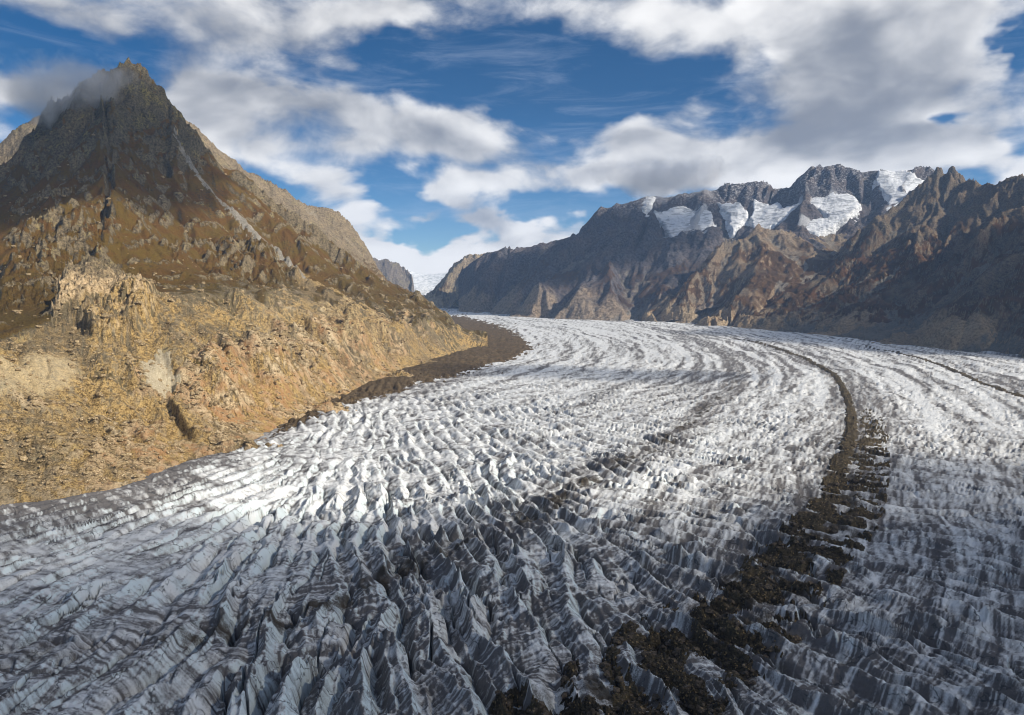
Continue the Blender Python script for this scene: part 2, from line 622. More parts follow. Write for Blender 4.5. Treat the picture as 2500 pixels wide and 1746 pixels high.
# amplitude, wavelength, dirt, sharpness
LOOK = [(0, 430, 9.2, 26, .54, 1.0), (-60, 620, 6.8, 19, .44, 1.0), (-60, 330, 9.4, 28, .62, 1.0), (120, 420, 8.6, 28, .58, 1.0), (180, 620, 5.2, 23, .52, .9), (330, 560, 5.0, 27, .58, .8),
        (420, 700, 3.8, 24, .56, .8), (300, 360, 6.4, 31, .62, .8), (-240, 430, 5.4, 25, .48, .7), (-330, 520, 3.6, 23, .46, .5), (-300, 360, 5.2, 28, .58, .7), (-200, 640, 5.0, 19, .38, .8),
        (-250, 800, 2.6, 18, .44, .5), (-120, 960, 3.6, 18, .40, .9), (100, 900, 4.6, 18, .44, 1.), (330, 1050, 3.5, 19, .48, .9), (620, 1250, 3.0, 21, .44, .8),
        (900, 1600, 2.5, 22, .50, .7), (400, 1700, 2.1, 20, .42, .7), (0, 1600, 2.0, 19, .48, .6), (700, 2600, 1.8, 24, .38, .5), (200, 3200, 1.5, 26, .34, .5), (-400, 5500, 1.3, 30, .28, .3),
        (-480, 560, 2.4, 20, .85, .3), (-400, 700, 2.4, 20, .60, .3)]


def glacier_surface(x, y):
    x = x.astype(f32)
    y = y.astype(f32)
    r = np.hypot(x, y)
    cs, sn = idw(x, y, [(a, b, math.cos(2 * rad(c)), math.sin(2 * rad(c))) for a, b, c in DIRS])
    ang = 0.5 * np.arctan2(sn, cs) + 0.24 * fbm(x / 85, y / 85, 3, 5)
    # ridge lines run along `ang`; flow is square to it
    ux, uy = np.cos(ang), np.sin(ang)
    nx, ny = -uy, ux                                  # points up-glacier or down-glacier
    flip = np.where(nx * 0.6 + ny * 0.8 < 0, -1, 1).astype(f32)
    nx, ny = nx * flip, ny * flip                     # up-glacier / to the right
    amp, wl, dirt0, sharp = idw(x, y, LOOK, 0.07)
    wl = wl * (1 + 0.30 * fbm(x / 150, y / 150, 2, 7))
    dirt0 = dirt0 + 0.08 + 0.10 * sstep(520 - r, 0, 200)
    wx = x + 4.5 * fbm(x / 42, y / 42, 2, 11)
    wy = y + 4.5 * fbm(x / 42 + 9, y / 42 - 4, 2, 12)
    C, S, mg = stripes(wx, wy, nx, ny, wl, 84.0, 3)
    u = np.arctan2(S, C) / (2 * np.pi) + 0.5          # 0..1 across one serac, rising up-glacier
    u = np.mod(u, 1.0)
    top = 0.66
    saw = np.where(u < top, u / top, (1 - u) / (1 - top))
    saw = np.clip(saw, 0, 1)
    crest = saw ** 1.0
    roundp = 0.5 - 0.5 * np.cos(np.pi * saw)
    prof = sharp * crest + (1 - sharp) * roundp
    along = fbm(x / 50 + 4, y / 50, 3, 21)
    amp = amp * 1.3
    a1 = amp * np.clip(0.80 + 0.45 * along + 0.40 * fbm(x / 95, y / 95, 2, 23), 0.25, 1.8) * (0.35 + 0.65 * sstep(mg, 0.1, 0.6))
    # long fins: drawn-out noise, leaning down-glacier
    n1 = lic(wx, wy, ux, uy, 21.0, 7, 3001)
    f1 = np.clip(1 - np.abs(n1) / 1.3, -0.5, 1)
    lean = 5.0 * f1
    n1 = lic(wx + nx * lean, wy + ny * lean, ux, uy, 21.0, 7, 3001)
    f1 = np.clip(1 - np.abs(n1) / 1.3, -0.6, 1)
    n2 = lic(wx + nx * lean * 0.6, wy + ny * lean * 0.6, ux, uy, 9.5, 7, 3011)
    f2 = np.clip(1 - np.abs(n2) / 1.2, -0.8, 1)
    n3 = lic(x, y, ux, uy, 4.6, 5, 3021)
    f3 = np.clip(1 - np.abs(n3) / 1.2, -0.8, 1)
    z = a1 * ((prof - 0.45) * 1.05 + 0.50 * (f1 - 0.35) + 0.27 * (f2 - 0.35) * (0.4 + 0.6 * prof) + 0.08 * (f3 - 0.3))
    # crevasses: narrow clefts
    nc = lic(wx, wy, ux, uy, 27.0, 7, 3031)
    cleft = sstep(0.17 - np.abs(nc), 0.0, 0.15) * sstep(fbm(x / 55, y / 55, 2, 31), -0.2, 0.35)
    cl2 = np.exp(-((np.minimum(u, 1 - u)) / 0.05) ** 2) * sstep(fbm(x / 45, y / 45, 2, 33), -0.1, 0.4)
    z -= amp * (0.95 * cleft + 0.5 * cl2) * (0.35 + 0.65 * sharp)
    # saddles cut along the flow
    C3, S3, m3 = stripes(wx, wy, ux, uy, 27.0, 46.0, 15)
    z += amp * 0.08 * C3 * m3
    rd = ridged(x / 19, y / 19, 4, 41, 0.58)
    z += amp * 0.06 * rd
    z += 0.04 * amp * ridged(x / 5.0, y / 5.0, 3, 44, 0.6)
    # swells
    z += 5.0 * fbm(x / 230, y / 230, 2, 51) * sstep(r, 250, 500)
    # foliation: fine dark lines along the flow, crossing the ridges
    sx = x + 1.3 * fbm(x / 24, y / 24, 2, 61)
    sy = y + 1.3 * fbm(x / 24 - 7, y / 24 + 3, 2, 62)
    l1 = lic(sx, sy, nx, ny, 1.7, 7, 3041, 0.9)
    l2 = lic(sx, sy, nx, ny, 3.6, 7, 3043, 0.9)
    l3 = lic(sx, sy, nx, ny, 8.0, 7, 3047, 0.9)
    l4 = lic(x, y, nx, ny, 17.0, 9, 3049, 0.9)
    q1, q2 = sstep(700 - r, 0, 300), sstep(1500 - r, 0, 600)
    lf = (0.55 * l1 * q1 + 0.50 * l2 * (0.5 + 0.5 * q2) + 0.42 * l3 + 0.32 * l4) * 0.75 + 0.45 * fbm(x / 5, y / 5, 3, 65, 0.6)
    line = sstep(lf, 0.0, 1.3)
    z -= 0.45 * line * np.clip(amp / 8, 0.3, 1)
    patch = fbm(x / 48, y / 48, 4, 81)
    nm, sg, tm = polydist(x, y, MAIN)
    nflow = nm * sg
    band = fbm(nflow / 34 + 0.35 * fbm(x / 150, y / 150, 2, 83), y / 900, 4, 91, 0.6)
    far = sstep(r, 900, 1700)
    dirt = dirt0 + 0.32 * patch * (1 - 0.6 * far) + 0.46 * band * (0.35 + far) + 0.10 * far * l4
    dirt += 0.20 * (0.5 - prof) * (1 - far) + 0.22 * fbm(x / 15, y / 15, 3, 87, 0.6)  # darker low between the fins, paler on their crests
    # dirty belts
    di, si, ti = polydist(x, y, INNER)
    wi = 20 + 16 * sstep(ti, 0.4, 0.9) + 10 * (1 - sstep(ti, 0.0, 0.3))
    dirt += np.exp(-(di / wi) ** 2) * ((0.80 + 0.35 * patch) * (1 - far) + 1.0 * far)
    dirt += (0.55 * np.exp(-((di - 52) / 9) ** 2) + 0.4 * np.exp(-((di - 95) / 12) ** 2) + 0.3 * np.exp(-((di - 140) / 10) ** 2)) * far
    grit = 0.85 * np.exp(-(di / 15) ** 2) * sstep(patch, -0.9, 0.3) * sstep(ti, 0.15, 0.35) * (0.7 + 0.6 * fbm(x / 12, y / 12, 3, 89, 0.6))
    grit += 0.78 * np.exp(-((nflow - 8) / (16 + 26 * (1 - far))) ** 2) * (0.5 + 0.9 * fbm(x / 22, y / 22, 4, 88, 0.6)) * (1 - 0.6 * far)
    dt_, s_, t_ = polydist(x, y, THIN)
    dirt += 0.9 * np.exp(-(dt_ / 7) ** 2) * sstep(t_, 0.0, 0.1) * sstep(1 - t_, 0.0, 0.1)
    dirt += 0.35 * np.exp(-((nflow - 12) / 60) ** 2)
    le, sl, tl = polydist(x, y, LEFT_EDGE)
    dl = -le * sl                                       # metres inside the ice from the left margin
    dl = np.where(y < 9000, le * np.sign(dl), le)
    edge_n = 30 + 24 * fbm(x / 60, y / 60, 3, 97)
    near_left = sstep(-x, 150, 420) * sstep(1000 - y, 0, 350)
    dirt += (0.60 + 0.75 * near_left) * np.exp(-(np.maximum(le - 8, 0) / (np.clip(edge_n, 12, 80) * (1 + 2.2 * near_left))) ** 2)
    re, sr, tr = polydist(x, y, RIGHT_EDGE)
    dirt += 0.8 * np.exp(-(re / 28) ** 2) + 0.25 * np.exp(-(re / 90) ** 2)
    dirt = np.minimum(dirt, 0.86 + 0.12 * patch + 0.12 * far + 0.42 * near_left * np.exp(-(le / 90) ** 2))
    # the ice sags at its margins
    z = z * sstep(le, -40, 45) * sstep(re, -10, 80) - 5 * np.exp(-(le / 26) ** 2) - 7 * np.exp(-(re / 30) ** 2)
    return z, dict(dirt=dirt, grit=grit, line=lf), dict(le=le, sl=sl, re=re, sr=sr, nm=nm, sg=sg, tm=tm, patch=patch, u=u, ux=ux, uy=uy, r=r, prof=prof)


def cols(px0, px1, a, b, n_in, n_out):
    """azimuth tangents: dense between a..b, coarser outside"""
    parts = []
    if px0 < a:
        parts.append(np.linspace(px0, a, max(2, int(n_out * (a - px0) / 500)), endpoint=False))
    parts.append(np.linspace(a, b, n_in, endpoint=False))
    parts.append(np.linspace(b, px1, max(2, int(n_out * (px1 - b) / 500) + 2)))
    return (np.concatenate(parts) - 1250) / F_PX


tanu = cols(-1100, 3500, -40, 2540, GL_COLS, 60)
inv = np.concatenate([np.linspace(1 / 150, 1 / 285, 60, endpoint=False), np.linspace(1 / 285, 1 / 2600, int(GL_ROWS * 0.86), endpoint=False),
                      np.linspace(1 / 2600, 1 / 9600, int(GL_ROWS * 0.14))])
yy = (1 / inv)
GX = (yy[:, None] * tanu[None, :])
GY = np.repeat(yy[:, None], len(tanu), 1)
gsh = GX.shape
gz, gat, ginf = glacier_surface(GX.ravel(), GY.ravel())
GZ = gz.reshape(gsh)
ar_, ac_ = [np.gradient(v, axis=0) for v in (GX, GY, GZ)], [np.gradient(v, axis=1) for v in (GX, GY, GZ)]
n3_ = np.stack([ac_[1] * ar_[2] - ac_[2] * ar_[1], ac_[2] * ar_[0] - ac_[0] * ar_[2], ac_[0] * ar_[1] - ac_[1] * ar_[0]], -1)
n3_ *= np.sign(n3_[..., 2:3] + 1e-12)
n3_ /= np.linalg.norm(n3_, axis=-1, keepdims=True) + 1e-9
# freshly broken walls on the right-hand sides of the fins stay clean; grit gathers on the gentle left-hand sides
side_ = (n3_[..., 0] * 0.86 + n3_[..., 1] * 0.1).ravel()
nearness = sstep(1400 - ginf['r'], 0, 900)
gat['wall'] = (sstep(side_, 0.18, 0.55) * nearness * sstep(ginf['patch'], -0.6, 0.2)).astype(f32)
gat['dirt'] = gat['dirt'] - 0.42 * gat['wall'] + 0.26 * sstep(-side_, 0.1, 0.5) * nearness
# keep only cells on the ice side of both margins (with a strip of overlap under the rock)
on_ice = inside(GX.ravel(), GY.ravel(), LEFT_EDGE + RIGHT_EDGE).reshape(gsh)
near_edge = (np.minimum(ginf['le'], ginf['re']) < 60).reshape(gsh)
keep = cellmax(on_ice | near_edge)
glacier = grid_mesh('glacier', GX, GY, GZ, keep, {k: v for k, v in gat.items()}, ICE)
tag(glacier, 'broad crevassed white and grey glacier sweeping through the valley', 'glacier', kind='structure')

# ------------------------------------------------------------------ mountains
def tin(lines, singles, step, blur):
    """heights on a square grid from ridge lines, foot lines and single points (world xyz), lightly rounded"""
    pts, edges, zs = [], [], []
    for ln in lines:
        for i, p in enumerate(ln):
            if i:
                edges.append((len(pts) - 1, len(pts)))
            pts.append(Vector((p[0], p[1])))
            zs.append(p[2])
    for p in singles:
        pts.append(Vector((p[0], p[1])))
        zs.append(p[2])
    vo, eo, fo, ov, oe, of = delaunay_2d_cdt(pts, edges, [], 0, 0.5)
    V = np.array([(v[0], v[1]) for v in vo])
    P0 = np.array([(p[0], p[1]) for p in pts])
    Z = np.zeros(len(V))
    for i, src in enumerate(ov):
        if src:
            Z[i] = zs[src[0]]
        else:                                   # crossing of two lines: take the nearest given points
            d = np.hypot(*(P0 - V[i]).T)
            k = np.argsort(d)[:3]
            Z[i] = np.average(np.array(zs)[k], weights=1 / (d[k] + 1))
    x0, y0 = V.min(0)
    x1, y1 = V.max(0)
    nx, ny = int((x1 - x0) / step) + 2, int((y1 - y0) / step) + 2
    xs = x0 + np.arange(nx) * step
    ys = y0 + np.arange(ny) * step
    H = np.full((ny, nx), np.nan)
    for f in fo:
        for t in range(1, len(f) - 1):
            a, b, c = f[0], f[t], f[t + 1]
            A, B, Cc = V[a], V[b], V[c]
            i0, i1 = int((min(A[0], B[0], Cc[0]) - x0) / step), int((max(A[0], B[0], Cc[0]) - x0) / step) + 2
            j0, j1 = int((min(A[1], B[1], Cc[1]) - y0) / step), int((max(A[1], B[1], Cc[1]) - y0) / step) + 2
            gx, gy = np.meshgrid(xs[i0:i1], ys[j0:j1])
            den = (B[1] - Cc[1]) * (A[0] - Cc[0]) + (Cc[0] - B[0]) * (A[1] - Cc[1])
            if abs(den) < 1e-6:
                continue
            wa = ((B[1] - Cc[1]) * (gx - Cc[0]) + (Cc[0] - B[0]) * (gy - Cc[1])) / den
            wb = ((Cc[1] - A[1]) * (gx - Cc[0]) + (A[0] - Cc[0]) * (gy - Cc[1])) / den
            wc = 1 - wa - wb
            m = (wa > -1e-6) & (wb > -1e-6) & (wc > -1e-6)
            sub = H[j0:j1, i0:i1]
            sub[m] = (wa * Z[a] + wb * Z[b] + wc * Z[c])[m]
    H[np.isnan(H)] = min(zs)
    for _ in range(3):
        H = box_blur(H, max(1, int(blur / step)))
    return x0, y0, step, H


def box_blur(H, k):
    for ax in (0, 1):
        P = np.pad(H, [(k + 1, k) if a == ax else (0, 0) for a in (0, 1)], mode='edge')
        c = np.cumsum(P, ax)
        if ax == 0:
            H = (c[2 * k + 1:] - c[:-2 * k - 1]) / (2 * k + 1)
        else:
            H = (c[:, 2 * k + 1:] - c[:, :-2 * k - 1]) / (2 * k + 1)
    return H


def sample(T, x, y):
    x0, y0, st, H = T
    u = np.clip((x - x0) / st, 0, H.shape[1] - 1.001)
    v = np.clip((y - y0) / st, 0, H.shape[0] - 1.001)
    i, j = u.astype(int), v.astype(int)
    a, b = u - i, v - j
    return (H[j, i] * (1 - a) + H[j, i + 1] * a) * (1 - b) + (H[j + 1, i] * (1 - a) + H[j + 1, i + 1] * a) * b


def erode(x, y, h, gx, gy, waves, strength, seed, fade=1.0):
    """ribs and gullies that follow the fall line, each finer set branching off the coarser one"""
    x = x.astype(f32)
    y = y.astype(f32)
    h = h.astype(f32)
    gx = gx.astype(f32)
    gy = gy.astype(f32)
    rib = 0
    for k, wl in enumerate(waves):
        sl = np.sqrt(gx * gx + gy * gy) + f32(1e-5)
        nx, ny = -gy / sl, gx / sl
        C, S, mg = stripes(x, y, nx, ny, wl, wl * 1.35, seed + k * 7)
        a = strength * 0.84 ** k * wl * sstep(sl, 0.12, 0.75) * sstep(mg, 0.05, 0.6) * fade
        shape = 1 - 2 * np.abs(np.arctan2(S, C)) / np.pi if k < 3 else C
        h = h + a * (0.55 * C + 0.45 * shape)
        q = -a * S * (2 * np.pi / wl) * 0.8
        gx = gx + q * nx
        gy = gy + q * ny
        rib = rib + C * 0.6 ** k
    return h, gx, gy, rib


def P(px, py, Y):
    return tuple(at(px, py, Y))


def G(px, py, z=-4.0):
    x, y = ground(px, py, 0.0)
    return (x, y, z)


def behind(line, back, drop, side=0.0):
    """the far flank of a ridge"""
    out = []
    for p in line:
        k = 1 + back / p[1]
        out.append((p[0] * k + side, p[1] * k, max(p[2] - drop, -30.0)))
    return out


def mountain_grid(px0, px1, a, b, n_in, n_out, y0, y1, rows, bias=1.0):
    tu = cols(px0, px1, a, b, n_in, n_out)
    t = np.linspace(0, 1, rows) ** bias
    yv = y0 + (y1 - y0) * t
    X = yv[:, None] * tu[None, :]
    return X, np.repeat(yv[:, None], len(tu), 1)


def relief(X, Y, T, waves, strength, seed, crag, crag_size, crest_keep=60.0):
    x, y = X.ravel(), Y.ravel()
    wx = x + crag_size * 0.14 * fbm(x / crag_size, y / crag_size, 2, seed + 70)
    wy = y + crag_size * 0.14 * fbm(x / crag_size + 5, y / crag_size - 8, 2, seed + 71)
    h0 = sample(T, x, y)
    e = T[2]
    gx = (sample(T, x + e, y) - sample(T, x - e, y)) / (2 * e)
    gy = (sample(T, x, y + e) - sample(T, x, y - e)) / (2 * e)
    h, gx, gy, rib = erode(wx, wy, h0, gx, gy, waves, strength, seed)
    return x, y, h, h0, gx, gy, rib


def normal_z(X, Y, Z):
    ar = [np.gradient(v, axis=0) for v in (X, Y, Z)]
    ac = [np.gradient(v, axis=1) for v in (X, Y, Z)]
    nx_ = ac[1] * ar[2] - ac[2] * ar[1]
    ny_ = ac[2] * ar[0] - ac[0] * ar[2]
    nz_ = ac[0] * ar[1] - ac[1] * ar[0]
    return np.abs(nz_) / np.sqrt(nx_ * nx_ + ny_ * ny_ + nz_ * nz_ + 1e-9)


def cut(Z, floor=-22.0):
    return cellmax(Z > floor)


# ---- the brown pyramid on the left
R2 = [P(300, 180, 2445), P(316, 174, 2450), P(330, 180, 2450), P(345, 190, 2450), P(372, 212, 2450), P(404, 258, 2440), P(440, 300, 2440), P(478, 340, 2450), P(520, 396, 2460),
      P(575, 445, 2480), P(642, 488, 2500), P(730, 550, 2510), P(817, 615, 2520), P(870, 655, 2520), P(925, 692, 2520), P(985, 716, 2510), P(1034, 738, 2480), P(1080, 768, 2420), P(1116, 800, 2340), P(1140, 846, 2240)]
RL = [P(300, 180, 2445), P(290, 188, 2440), P(262, 214, 2420), P(234, 227, 2400), P(190, 250, 2370), P(160, 268, 2340), P(128, 300, 2310), P(100, 335, 2280), P(45, 395, 2230), P(-100, 520, 2080), P(-300, 640, 1900), P(-800, 760, 1550)]
R3 = [P(234, 229, 2400), P(250, 260, 2290), P(262, 330, 2110), P(268, 450, 1850), P(262, 560, 1600), P(245, 640, 1420), P(240, 690, 1330)]
CHUTE = [(432, 362, 2330), (480, 430, 2285), (560, 520, 2210), (640, 600, 2130), (700, 660, 2060), (780, 720, 1930), (860, 790, 1800)]
RB = [P(404, 258, 2440), P(398, 330, 2360), P(400, 420, 2240), P(430, 520, 2080), P(470, 610, 1900), P(520, 680, 1720)]
TOE = [(-2600, 250, 0), (-1400, 330, 0), (-900, 420, 0), (-640, 540, 0)] + [(a, b, 0) for a, b in LEFT_EDGE[4:16]]
TRIM = [P(-300, 900, 760), P(0, 835, 905), P(90, 805, 960), P(190, 768, 1050), P(350, 728, 1180), P(470, 722, 1290), P(580, 722, 1440), P(680, 722, 1620), P(780, 735, 1830)]
LOW = [P(0, 1010, 760), P(200, 970, 840), P(380, 930, 930), P(560, 890, 1060), P(720, 850, 1260), P(840, 830, 1480), P(950, 810, 1760), P(1040, 790, 2080)]
UNDER = [(a * 0.80 + 60, b - 90, -70) for a, b, c in TOE[3:]] + [(-2600, 0, -70), (-1200, 120, -70), (300, 2300, -70), (100, 1900, -70)]
FACE = [P(60, 470, 2000), P(60, 590, 1650), P(20, 690, 1340), P(-120, 700, 1420), P(150, 400, 2100), P(130, 700, 1280), P(360, 640, 1520), P(-150, 620, 1750)]
T1 = tin([R2, RL, R3, [P(*c) for c in CHUTE], RB, TOE, TRIM, LOW], FACE + behind(R2[:14], 800, 620) + behind(RL, 800, 620) + behind(R2[14:], 500, 300) + UNDER, 9.0, 14.0)
X1, Y1 = mountain_grid(-1100, 1190, -30, 1180, 540, 70, 520, 3150, 570, 1.12)
x, y, h, h0, gx, gy, rib = relief(X1, Y1, T1, (280, 140, 70, 35, 17), 0.115, 100, 1, 90)
px, py = unproject_back(x, y, h0)
rr = np.hypot(x, y)
slope0 = np.hypot(gx, gy)
n_a = fbm(x / 130, y / 130, 4, 201, 0.55)
n_b = fbm(x / 34, y / 34, 4, 205, 0.6)
n_c = fbm(x / 9, y / 9, 3, 207, 0.6)
pxf, pyf = (px + 10 * n_b + 6 * n_c).astype(f32), (py + 6 * n_b + 4 * n_c).astype(f32)
trim_line = [(-1200, 1000), (-300, 890), (0, 838), (90, 806), (180, 775), (360, 742), (385, 722), (560, 716), (700, 722), (800, 742), (905, 760), (1000, 782), (1100, 800), (1300, 850)]
dtr, str_, _ = polydist(px.astype(f32), (py + (9 * n_b + 5 * n_c) * (0.4 + 0.9 * sstep(px, 300, 420))).astype(f32), trim_line)
soft_t = 34 * sstep(px, 390, 520)
below = sstep(dtr * str_ + 0.5 * soft_t * n_b, -3 - soft_t, 5 + soft_t)                           # 1 under the line the ice once reached
upper = 1 - below
dr2 = np.minimum(polydist(x, y, [(p[0], p[1]) for p in R2[:13]])[0], polydist(x, y, [(p[0], p[1]) for p in RL])[0])
crest = np.exp(-(dr2 / 80) ** 2)
high = sstep(h0 + 60 * n_a, 480, 720)
crop = polymask(pxf, pyf, [(135, 790), (150, 700), (215, 655), (300, 690), (380, 745), (382, 800), (300, 850), (225, 830), (190, 790)], 10)
# outcrops: ledges that follow the contours, steep on their downhill side
oc_n = fbm((x - 0.45 * y) / 78, h0 / 24, 4, 211, 0.58) + 0.55 * n_a
oc = sstep(oc_n, 0.24, 0.46) * upper
band = polymask(pxf, pyf, [(60, 560), (170, 520), (260, 560), (250, 640), (180, 690), (60, 690)], 25)
band = np.maximum(band, polymask(pxf, pyf, [(490, 610), (600, 600), (720, 660), (745, 705), (600, 695), (520, 670)], 14))
band = np.maximum(band, polymask(pxf, pyf, [(0, 660), (90, 640), (150, 690), (120, 740), (0, 760)], 14) * 0.8)
rough_z = np.clip(np.maximum.reduce([high, band, crop, 0.7 * crest * sstep(h0, 200, 420)]), 0, 1)
rib_b = ridged((x + 0.25 * y) / 62, (y - 0.25 * x) / 150, 4, 221, 0.58)
h = h + oc * (7 + 5 * n_b) * (1 - 0.5 * high)
h = h + rough_z * (13 * rib_b + 3.4 * ridged(x / 21, y / 21, 4, 231, 0.6))
h = h + high * (24 * ridged(x / 115, y / 115, 3, 251, 0.55) * (1 - 0.4 * crest) + 6 * crest * ridged(x / 40, y / 40, 4, 253, 0.6))
stepz = h + 14 * n_b
h = h + np.maximum(rough_z, 0.6 * oc) * 7.0 * (np.abs(np.mod(stepz / 24.0, 1.0) * 2 - 1) - 0.5)
# ice-scoured knolls of bare rock near the glacier
toe_px = [(-600, 1240), (0, 1214), (250, 1187), (479, 1100), (675, 1034), (806, 969), (958, 904), (1132, 849), (1250, 830)]
dtoe, _, _ = polydist(px.astype(f32), py.astype(f32), toe_px)
slab = below * sstep(1.25 - dtoe / 190 + 0.75 * n_a + 0.30 * n_b, 0.30, 0.75) * sstep(1040 - px + 120 * n_b, 0, 160)
slab = slab * (1 - 0.55 * sstep(260 - px + 60 * n_b, 0, 160) * sstep(py, 1000, 1080))


def billow(s_, sd_):
    return np.abs(perlin((x + 0.5 * y) / (1.5 * s_), (y - 0.3 * x) / s_, sd_))


kn = np.abs(perlin((x + .4 * y) / 44, y / 34, 261)) * 1.0 + 0.55 * billow(17, 263) + 0.34 * billow(8, 265) + 0.2 * billow(4.2, 267)
h = h + slab * (12.0 * (kn - 0.45) + 15 * np.abs(perlin((x + .3 * y) / 95, y / 75, 259))) + below * (1 - slab) * 6 * n_a + crop * (6 + 5.0 * (kn - 0.4))
h = h + 0.9 * (1 - slab) * ridged(x / 13, y / 13, 3, 269, 0.6) * (0.35 + 0.65 * upper)
h = h + 0.35 * ridged(x / 5, y / 5, 2, 271, 0.6)
chute_px = [(425, 340), (440, 385), (470, 425), (520, 480), (560, 520), (610, 570), (660, 622), (700, 660), (745, 695)]
dch, _, tch = polydist(pxf, pyf, smooth_line(chute_px, 4))
chute = np.exp(-(dch / (3.0 + 5 * tch ** 2.2)) ** 2) * sstep(n_c + 0.6, -0.4, 0.3)
fan = polymask(pxf, pyf, [(690, 650), (720, 650), (850, 730), (960, 800), (950, 880), (880, 860), (760, 760)], 16)
chute2, _, _ = polydist(pxf, pyf, [(280, 400), (290, 480), (288, 560)])
h = h - 6.0 * np.exp(-(dch / 10) ** 2)
patchy = polymask(pxf, pyf, [(345, 905), (385, 868), (410, 880), (420, 925), (445, 945), (400, 960), (360, 945)], 7)
wash = polymask(pxf, pyf, [(-60, 900), (60, 880), (185, 860), (190, 900), (130, 950), (60, 990), (-60, 1020)], 14)
st = stripes(x.astype(f32), y.astype(f32), *[(v / (slope0 + 1e-5)).astype(f32) for v in (-gy, gx)], 19.0, 70.0, 271)
st2 = stripes(x.astype(f32), y.astype(f32), *[(v / (slope0 + 1e-5)).astype(f32) for v in (-gy, gx)], 8.0, 40.0, 277)
runs = st[0] * st[2] + 0.6 * st2[0] * st2[2]                          # rills down the fall line
h = h - 0.7 * below * (1 - slab) * runs
le_m = polydist(x.astype(f32), y.astype(f32), LEFT_EDGE)[0]
h = h0 + (h - h0) * (0.25 + 0.75 * sstep(le_m, 0, 60)) + 4.0
Z1 = h.reshape(X1.shape)
nz = box_blur(normal_z(X1, Y1, Z1), 1).ravel()
# bare rock shows where the ground is too steep for soil
steep = 1 - sstep(nz + 0.05 * n_c, 0.46, 0.66)
rock_m = np.clip(np.maximum.reduce([steep * (0.55 + 0.45 * np.maximum(oc, rough_z)), high * sstep(0.08 + 0.7 * n_a + 0.6 * n_b, 0.0, 0.6), 0.9 * crop * sstep(kn, 0.12, 0.3), 0.95 * oc * sstep(n_b + 0.6 * n_c, -0.25, 0.25)]), 0, 1)
grass = upper * (1 - rock_m) * (0.80 + 0.25 * n_a) * (1 - 0.95 * chute)
big_kn = np.abs(perlin((x + .4 * y) / 44, y / 34, 261)) + 0.6 * billow(17, 263)
bare = slab * sstep(big_kn + 0.30 * n_c + 0.25 * n_b, 0.34, 0.46)       # clean slabs between the dirt-filled hollows
moss = sstep(0.30 * np.exp(-(dtr / 45) ** 2) + 0.50 * runs + 0.75 * n_b + 0.5 * n_a + 0.6 * n_c - 0.9 * patchy - 0.5 * wash, 0.15, 0.75)
grass = np.maximum(grass, below * moss * 0.72 * (1 - bare))
scree = np.clip(np.maximum.reduce([below * (1 - bare) * (1 - 0.75 * moss) * (0.72 + 0.35 * n_b + 0.3 * n_c), chute, fan * 0.75 * sstep(n_b + n_a + 0.5 * n_c, -0.7, 0.3)]), 0, 1)
scree = np.maximum(scree, np.maximum(patchy, wash * sstep(runs + 0.5 * n_b, -0.3, 0.4)))
pale = np.maximum(np.maximum(below * 0.25, bare), crop * sstep(py + 20 * n_b, 690, 730) * 0.95)
pale = np.maximum(pale, 0.22 * rock_m * (1 - high))
orange = np.clip(slab * sstep(px + 160 * n_a, 60, 480) * 1.1, 0, 1)
bright = np.maximum(patchy, 0.8 * wash) + 0.45 * chute + 0.55 * bare * sstep(n_b + n_c, -0.2, 0.5) + 0.30 * below * (1 - slab) * sstep(runs + 0.7 * n_a, 0.2, 1.0)
bright = np.clip(bright + 0.28 * polymask(pxf, pyf, [(560, 735), (700, 735), (800, 770), (860, 830), (740, 850), (640, 820)], 40) * sstep(n_b, -0.4, 0.4), 0, 1)
tone = np.clip(0.95 * polymask(pxf, pyf, [(385, 735), (470, 740), (560, 800), (640, 880), (560, 900), (450, 890), (400, 850)], 30) * sstep(n_b + 0.4 * runs, -0.5, 0.3)
               + 0.9 * polymask(pxf, pyf, [(-50, 1010), (120, 960), (260, 1040), (330, 1130), (250, 1190), (-50, 1230)], 50) * sstep(n_b + 0.5 * n_c, -0.5, 0.4)
               + 0.9 * polymask(pxf, pyf, [(720, 690), (830, 740), (960, 800), (1060, 840), (930, 890), (830, 830), (740, 760)], 25) * sstep(n_a + n_b, -0.8, 0.4)
               + 0.9 * polymask(pxf, pyf, [(60, 830), (330, 800), (350, 870), (290, 900), (180, 880), (60, 880)], 20) * sstep(runs + n_b, -0.4, 0.4)
               + 0.9 * below * sstep(fbm(x / 210, y / 210, 3, 281) + 0.5 * n_b, 0.05, 0.6), 0, 1) * (1 - bright) * (1 - 0.7 * bare)
M1 = rock_material('pyramid_mountainside', 1.0, (0.034, 0.029, 0.021), (0.21, 0.175, 0.105), (0.150, 0.095, 0.018), (0.150, 0.075, 0.017), (0.120, 0.072, 0.024), (0.62, 0.43, 0.18), lichen=(0.34, 0.28, 0.07))
m1 = grid_mesh('mountain', X1, Y1, Z1, cut(Z1) & cellmax((h > sample(T1, x, y) - 80).reshape(X1.shape)),
               dict(grass=grass, scree=scree, pale=pale, orange=orange, bright=bright, tone=tone, olive=np.clip(below + sstep(py + 40 * n_a, 620, 760) * 0.6, 0, 1)), M1)
GRAVEL = rubble_material('pale_gravel', (0.16, 0.145, 0.12), (0.36, 0.33, 0.28), (0.55, 0.52, 0.46))
CREAM = rubble_material('cream_gravel', (0.36, 0.30, 0.20), (0.58, 0.50, 0.35), (0.66, 0.60, 0.46))
